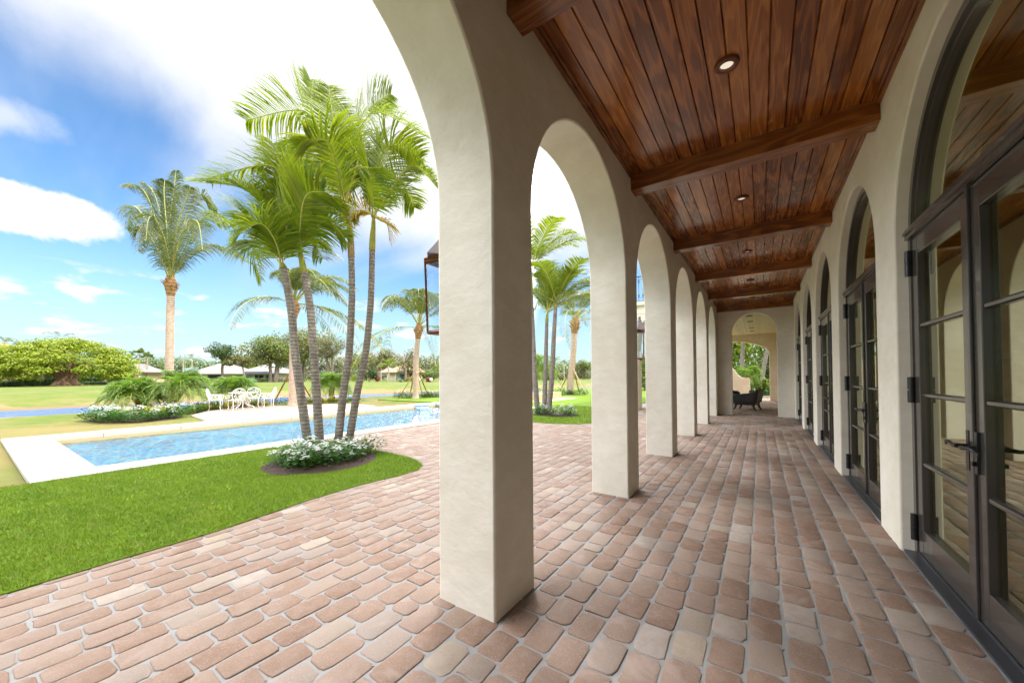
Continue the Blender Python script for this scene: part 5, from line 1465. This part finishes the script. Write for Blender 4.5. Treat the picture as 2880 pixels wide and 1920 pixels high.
villa('peach bungalow with grey hip roofs right of the banyan', 322, 96, [
    ('wall', 'house_wall', lambda b: (b.box(-6.4, 1.2, 0, 6, -.3, 2.35), b.box(1.2, 8, -.6, 6, -.3, 2.35))),
    ('roof', 'roof_grey', lambda b: (hip(b, -7.2, 4.5, -.9, 9, 2.45, 5.5), hip(b, 1.0, 9.2, -1.6, 5, 2.47, 4.6))),
    ('window', 'win_dark', wbox(-5.4, -2.0, .2, 1.9)), ('window', 'win_dark', wbox(-1.1, -.3, .5, 1.8)), ('window', 'win_dark', wbox(.2, 1.05, .5, 1.8)),
    ('window', 'win_dark', wbox(2.3, 5.6, .3, 1.9, -.67)),
    ('window_frame', 'white_box', frame(-5.4, -2.0, .2, 1.9, 3, 2)), ('window_frame', 'white_box', frame(2.3, 5.6, .3, 1.9, 2, 2, -.73)),
    ('column', 'white_box', lambda b: b.box(1.55, 1.95, -1.4, -1.0, -.3, 2.4))], .15)
villa('long low cream bungalow with pale roof left of the umbrella tree', 590, 104, [
    ('wall', 'house_cream', lambda b: b.box(-5.2, 7, 0, 7, -.3, 2.2)),
    ('roof', 'roof_grey', lambda b: hip(b, -6, 8, -1.2, 10, 2.3, 5.4)),
    ('window', 'win_dark', wbox(-3.4, -2.6, .3, 1.8)), ('window', 'win_dark', wbox(-.6, 3.4, .2, 2.0)),
    ('shutter', 'house_cream', frame(-4.9, -3.7, .1, 1.9, 4, 1))])
villa('cream bungalow with dark screened porch behind the oaks', 725, 108, [
    ('wall', 'house_cream', lambda b: b.box(-6, 5, .8, 8, -.3, 2.5)),
    ('roof', 'roof_grey', lambda b: hip(b, -7, 6, 0, 12, 2.6, 5.6)),
    ('screen_porch', 'screen', lambda b: (frame(-6.5, 5.5, -.2, 2.4, 8, 2, -1.2)(b), b.prism([(-6.8, 2.4), (6, 2.4), (3.5, 3.1), (-5.2, 3.1)], 'y', -1.25, .6))),
    ('window', 'win_dark', wbox(-1.4, 1.2, .2, 2.1, .74)), ('window', 'win_dark', wbox(2, 4, .2, 2.1, .74))])
villa('pink roofed bungalow with screened porch right of the willowy tree', 1122, 118, [
    ('wall', 'house_cream', lambda b: b.box(-4.4, 5.5, 1.5, 8, -.3, 2.6)),
    ('roof', 'roof_pink', lambda b: (hip(b, -4.6, 6.6, .4, 11, 2.7, 6.1), hip(b, -7.5, -2, 2, 8, 2.65, 4.4))),
    ('screen_porch', 'screen', lambda b: (frame(-.8, 5.8, -.2, 2.5, 5, 2, -.4)(b), b.prism([(-1, 2.5), (6, 2.5), (4.6, 3.2), (.4, 3.2)], 'y', -.5, 1.2))),
    ('window', 'win_dark', wbox(-.2, 4.8, .1, 2.2, 1.44)), ('column', 'white_box', lambda b: (b.box(-3.9, -3.6, .9, 1.2, -.3, 2.6), b.box(-1.4, -1.1, .9, 1.2, -.3, 2.6)))])
villa('red tiled bungalow corner at the far left edge', -6, 74, [
    ('wall', 'house_cream', lambda b: b.box(-4, 1.1, 0, 6, -.3, 1.5)),
    ('roof', 'roof_red', lambda b: hip(b, -5, 1.8, -.8, 7, 1.55, 3.2)), ('window', 'win_dark', wbox(-.6, .5, .1, 1.1))])
p = far(706, 92); b = MB(); b.box(p[0]-.7, p[0]+.7, p[1]-.5, p[1]+.5, p[2]-.1, p[2]+.85); b.box(p[0]-.75, p[0]+.75, p[1]-.55, p[1]+.55, p[2]+.851, p[2]+.95)
tag(b.build('utility_box', M['box_green'], bevel=.03), 'green metal utility box on the fairway before the hedge', 'utility box')
p = far(1212, 88); lb_ = thing('letter_box', 'white enamel letter box on a post beside the rust red shrub', 'letter box', p)
b = MB(); b.box(p[0]-.22, p[0]+.22, p[1]-.35, p[1]+.35, p[2]+.35, p[2]+1.0); b.build('body', M['white_box'], lb_, bevel=.12)
b = MB(); b.box(p[0]-.06, p[0]+.06, p[1]-.06, p[1]+.06, p[2]-.1, p[2]+.36); b.build('post', M['bark'], lb_)

# planting beyond the pavilion
def jungle_palm(label, x, y, h, lean, seed, R=2.4):
    rr = np.random.default_rng(seed); base = np.array([x, y, -.05]); crown = base+np.array([lean, 0, h])
    T = thing('garden_palm', label, 'palm tree', base, 'palms beyond the pavilion')
    b = MB(); b.tube(smooth_path([base, base+np.array([lean*.35, 0, h*.5]), crown], 10), .12, 9); b.build('trunk', M['trunk_grey'], T, smooth=50)
    VV, FF = [], []
    for i in range(14):
        a = 2*math.pi*i*.382; e = rad(rr.uniform(-15, 75)); hd = np.array([math.cos(a), math.sin(a), 0]); dv = hd*math.cos(e)+UP*math.sin(e); L = R*rr.uniform(.8, 1.1)
        P = bez([crown, crown+dv*L*.5, crown+dv*L*.85+hd*L*.15, crown+dv*L*.8+hd*L*.4-UP*L*.6*math.cos(e)], 10)
        V, F = frond_arrays(P, 30, L*.28, .04, .5, .1, .5, rr, .15); o0 = len(VV); VV += list(V); FF += [tuple(o0+q for q in f) for f in F]
    arr_mesh('crown', np.array(VV), np.array(FF), M['frond'], T)
for i, (x, y, h, ln, lb) in enumerate([(-1.9, 31, 5.2, .3, 'thin palm beyond the garden wall, leftmost trunk in the pavilion arch'), (-1.1, 30, 5.4, .2, 'thin palm beyond the garden wall, middle trunk in the pavilion arch'), (-.05, 29.5, 5.0, .9, 'leaning palm beyond the garden wall, right trunk in the pavilion arch'), (-3.2, 34, 6, 0, 'tall palm behind the others beyond the pavilion'), (1.2, 35, 5.4, -.4, 'tall palm hidden behind the dark shrub beyond the pavilion')]): jungle_palm(lb, x, y, h, ln, 150+i)
date_palm('cycad with stiff fronds behind the garden wall', (-.75, 27.6, .2), (0, 0), 1.0, 1.0, 161, 34)
def garden_bush(label, x, y, R, h, mat, seed, n=1500, size=.09):
    rr = np.random.default_rng(seed)
    lobes = [(np.array([x+rr.normal(0, R*.45), y+rr.normal(0, R*.4), h*rr.uniform(.2, .8)]), np.array([R*.5, R*.5, h*.3])) for _ in range(9)]
    V, F = leaf_cloud(rr, lobes, n, size); tag(arr_mesh('garden_shrub', V, F, M[mat]), label, 'shrub', 'shrubs beyond the pavilion')
garden_bush('dark green shrub at the right of the pavilion arch', 1.0, 31.5, 1.1, 3.6, 'lf_dark', 171)
garden_bush('lime green shrub behind the kerb beyond the pavilion', .35, 28.6, .7, 1.1, 'lf_lime', 172)
garden_bush('bright low plants beside the kerb beyond the pavilion', .1, 28.0, .7, .7, 'vinca', 173)
garden_bush('tall bright foliage at the back of the pavilion arch', -1.4, 37, 3.2, 6.5, 'lf_lime', 174, 6000, .16)
garden_bush('mid green foliage at the back right of the pavilion arch', 2.2, 36, 2.4, 5.2, 'lf_mid', 175, 4500, .15)
garden_bush('green hedge glimpsed between the second and third piers', -9.6, 38, 2.2, 3.4, 'lf_mid', 176, 5000, .12)
garden_bush('bright mixed shrub behind the cycad', -.4, 33, 1.5, 2.6, 'lf_mid', 177, 3000, .11)
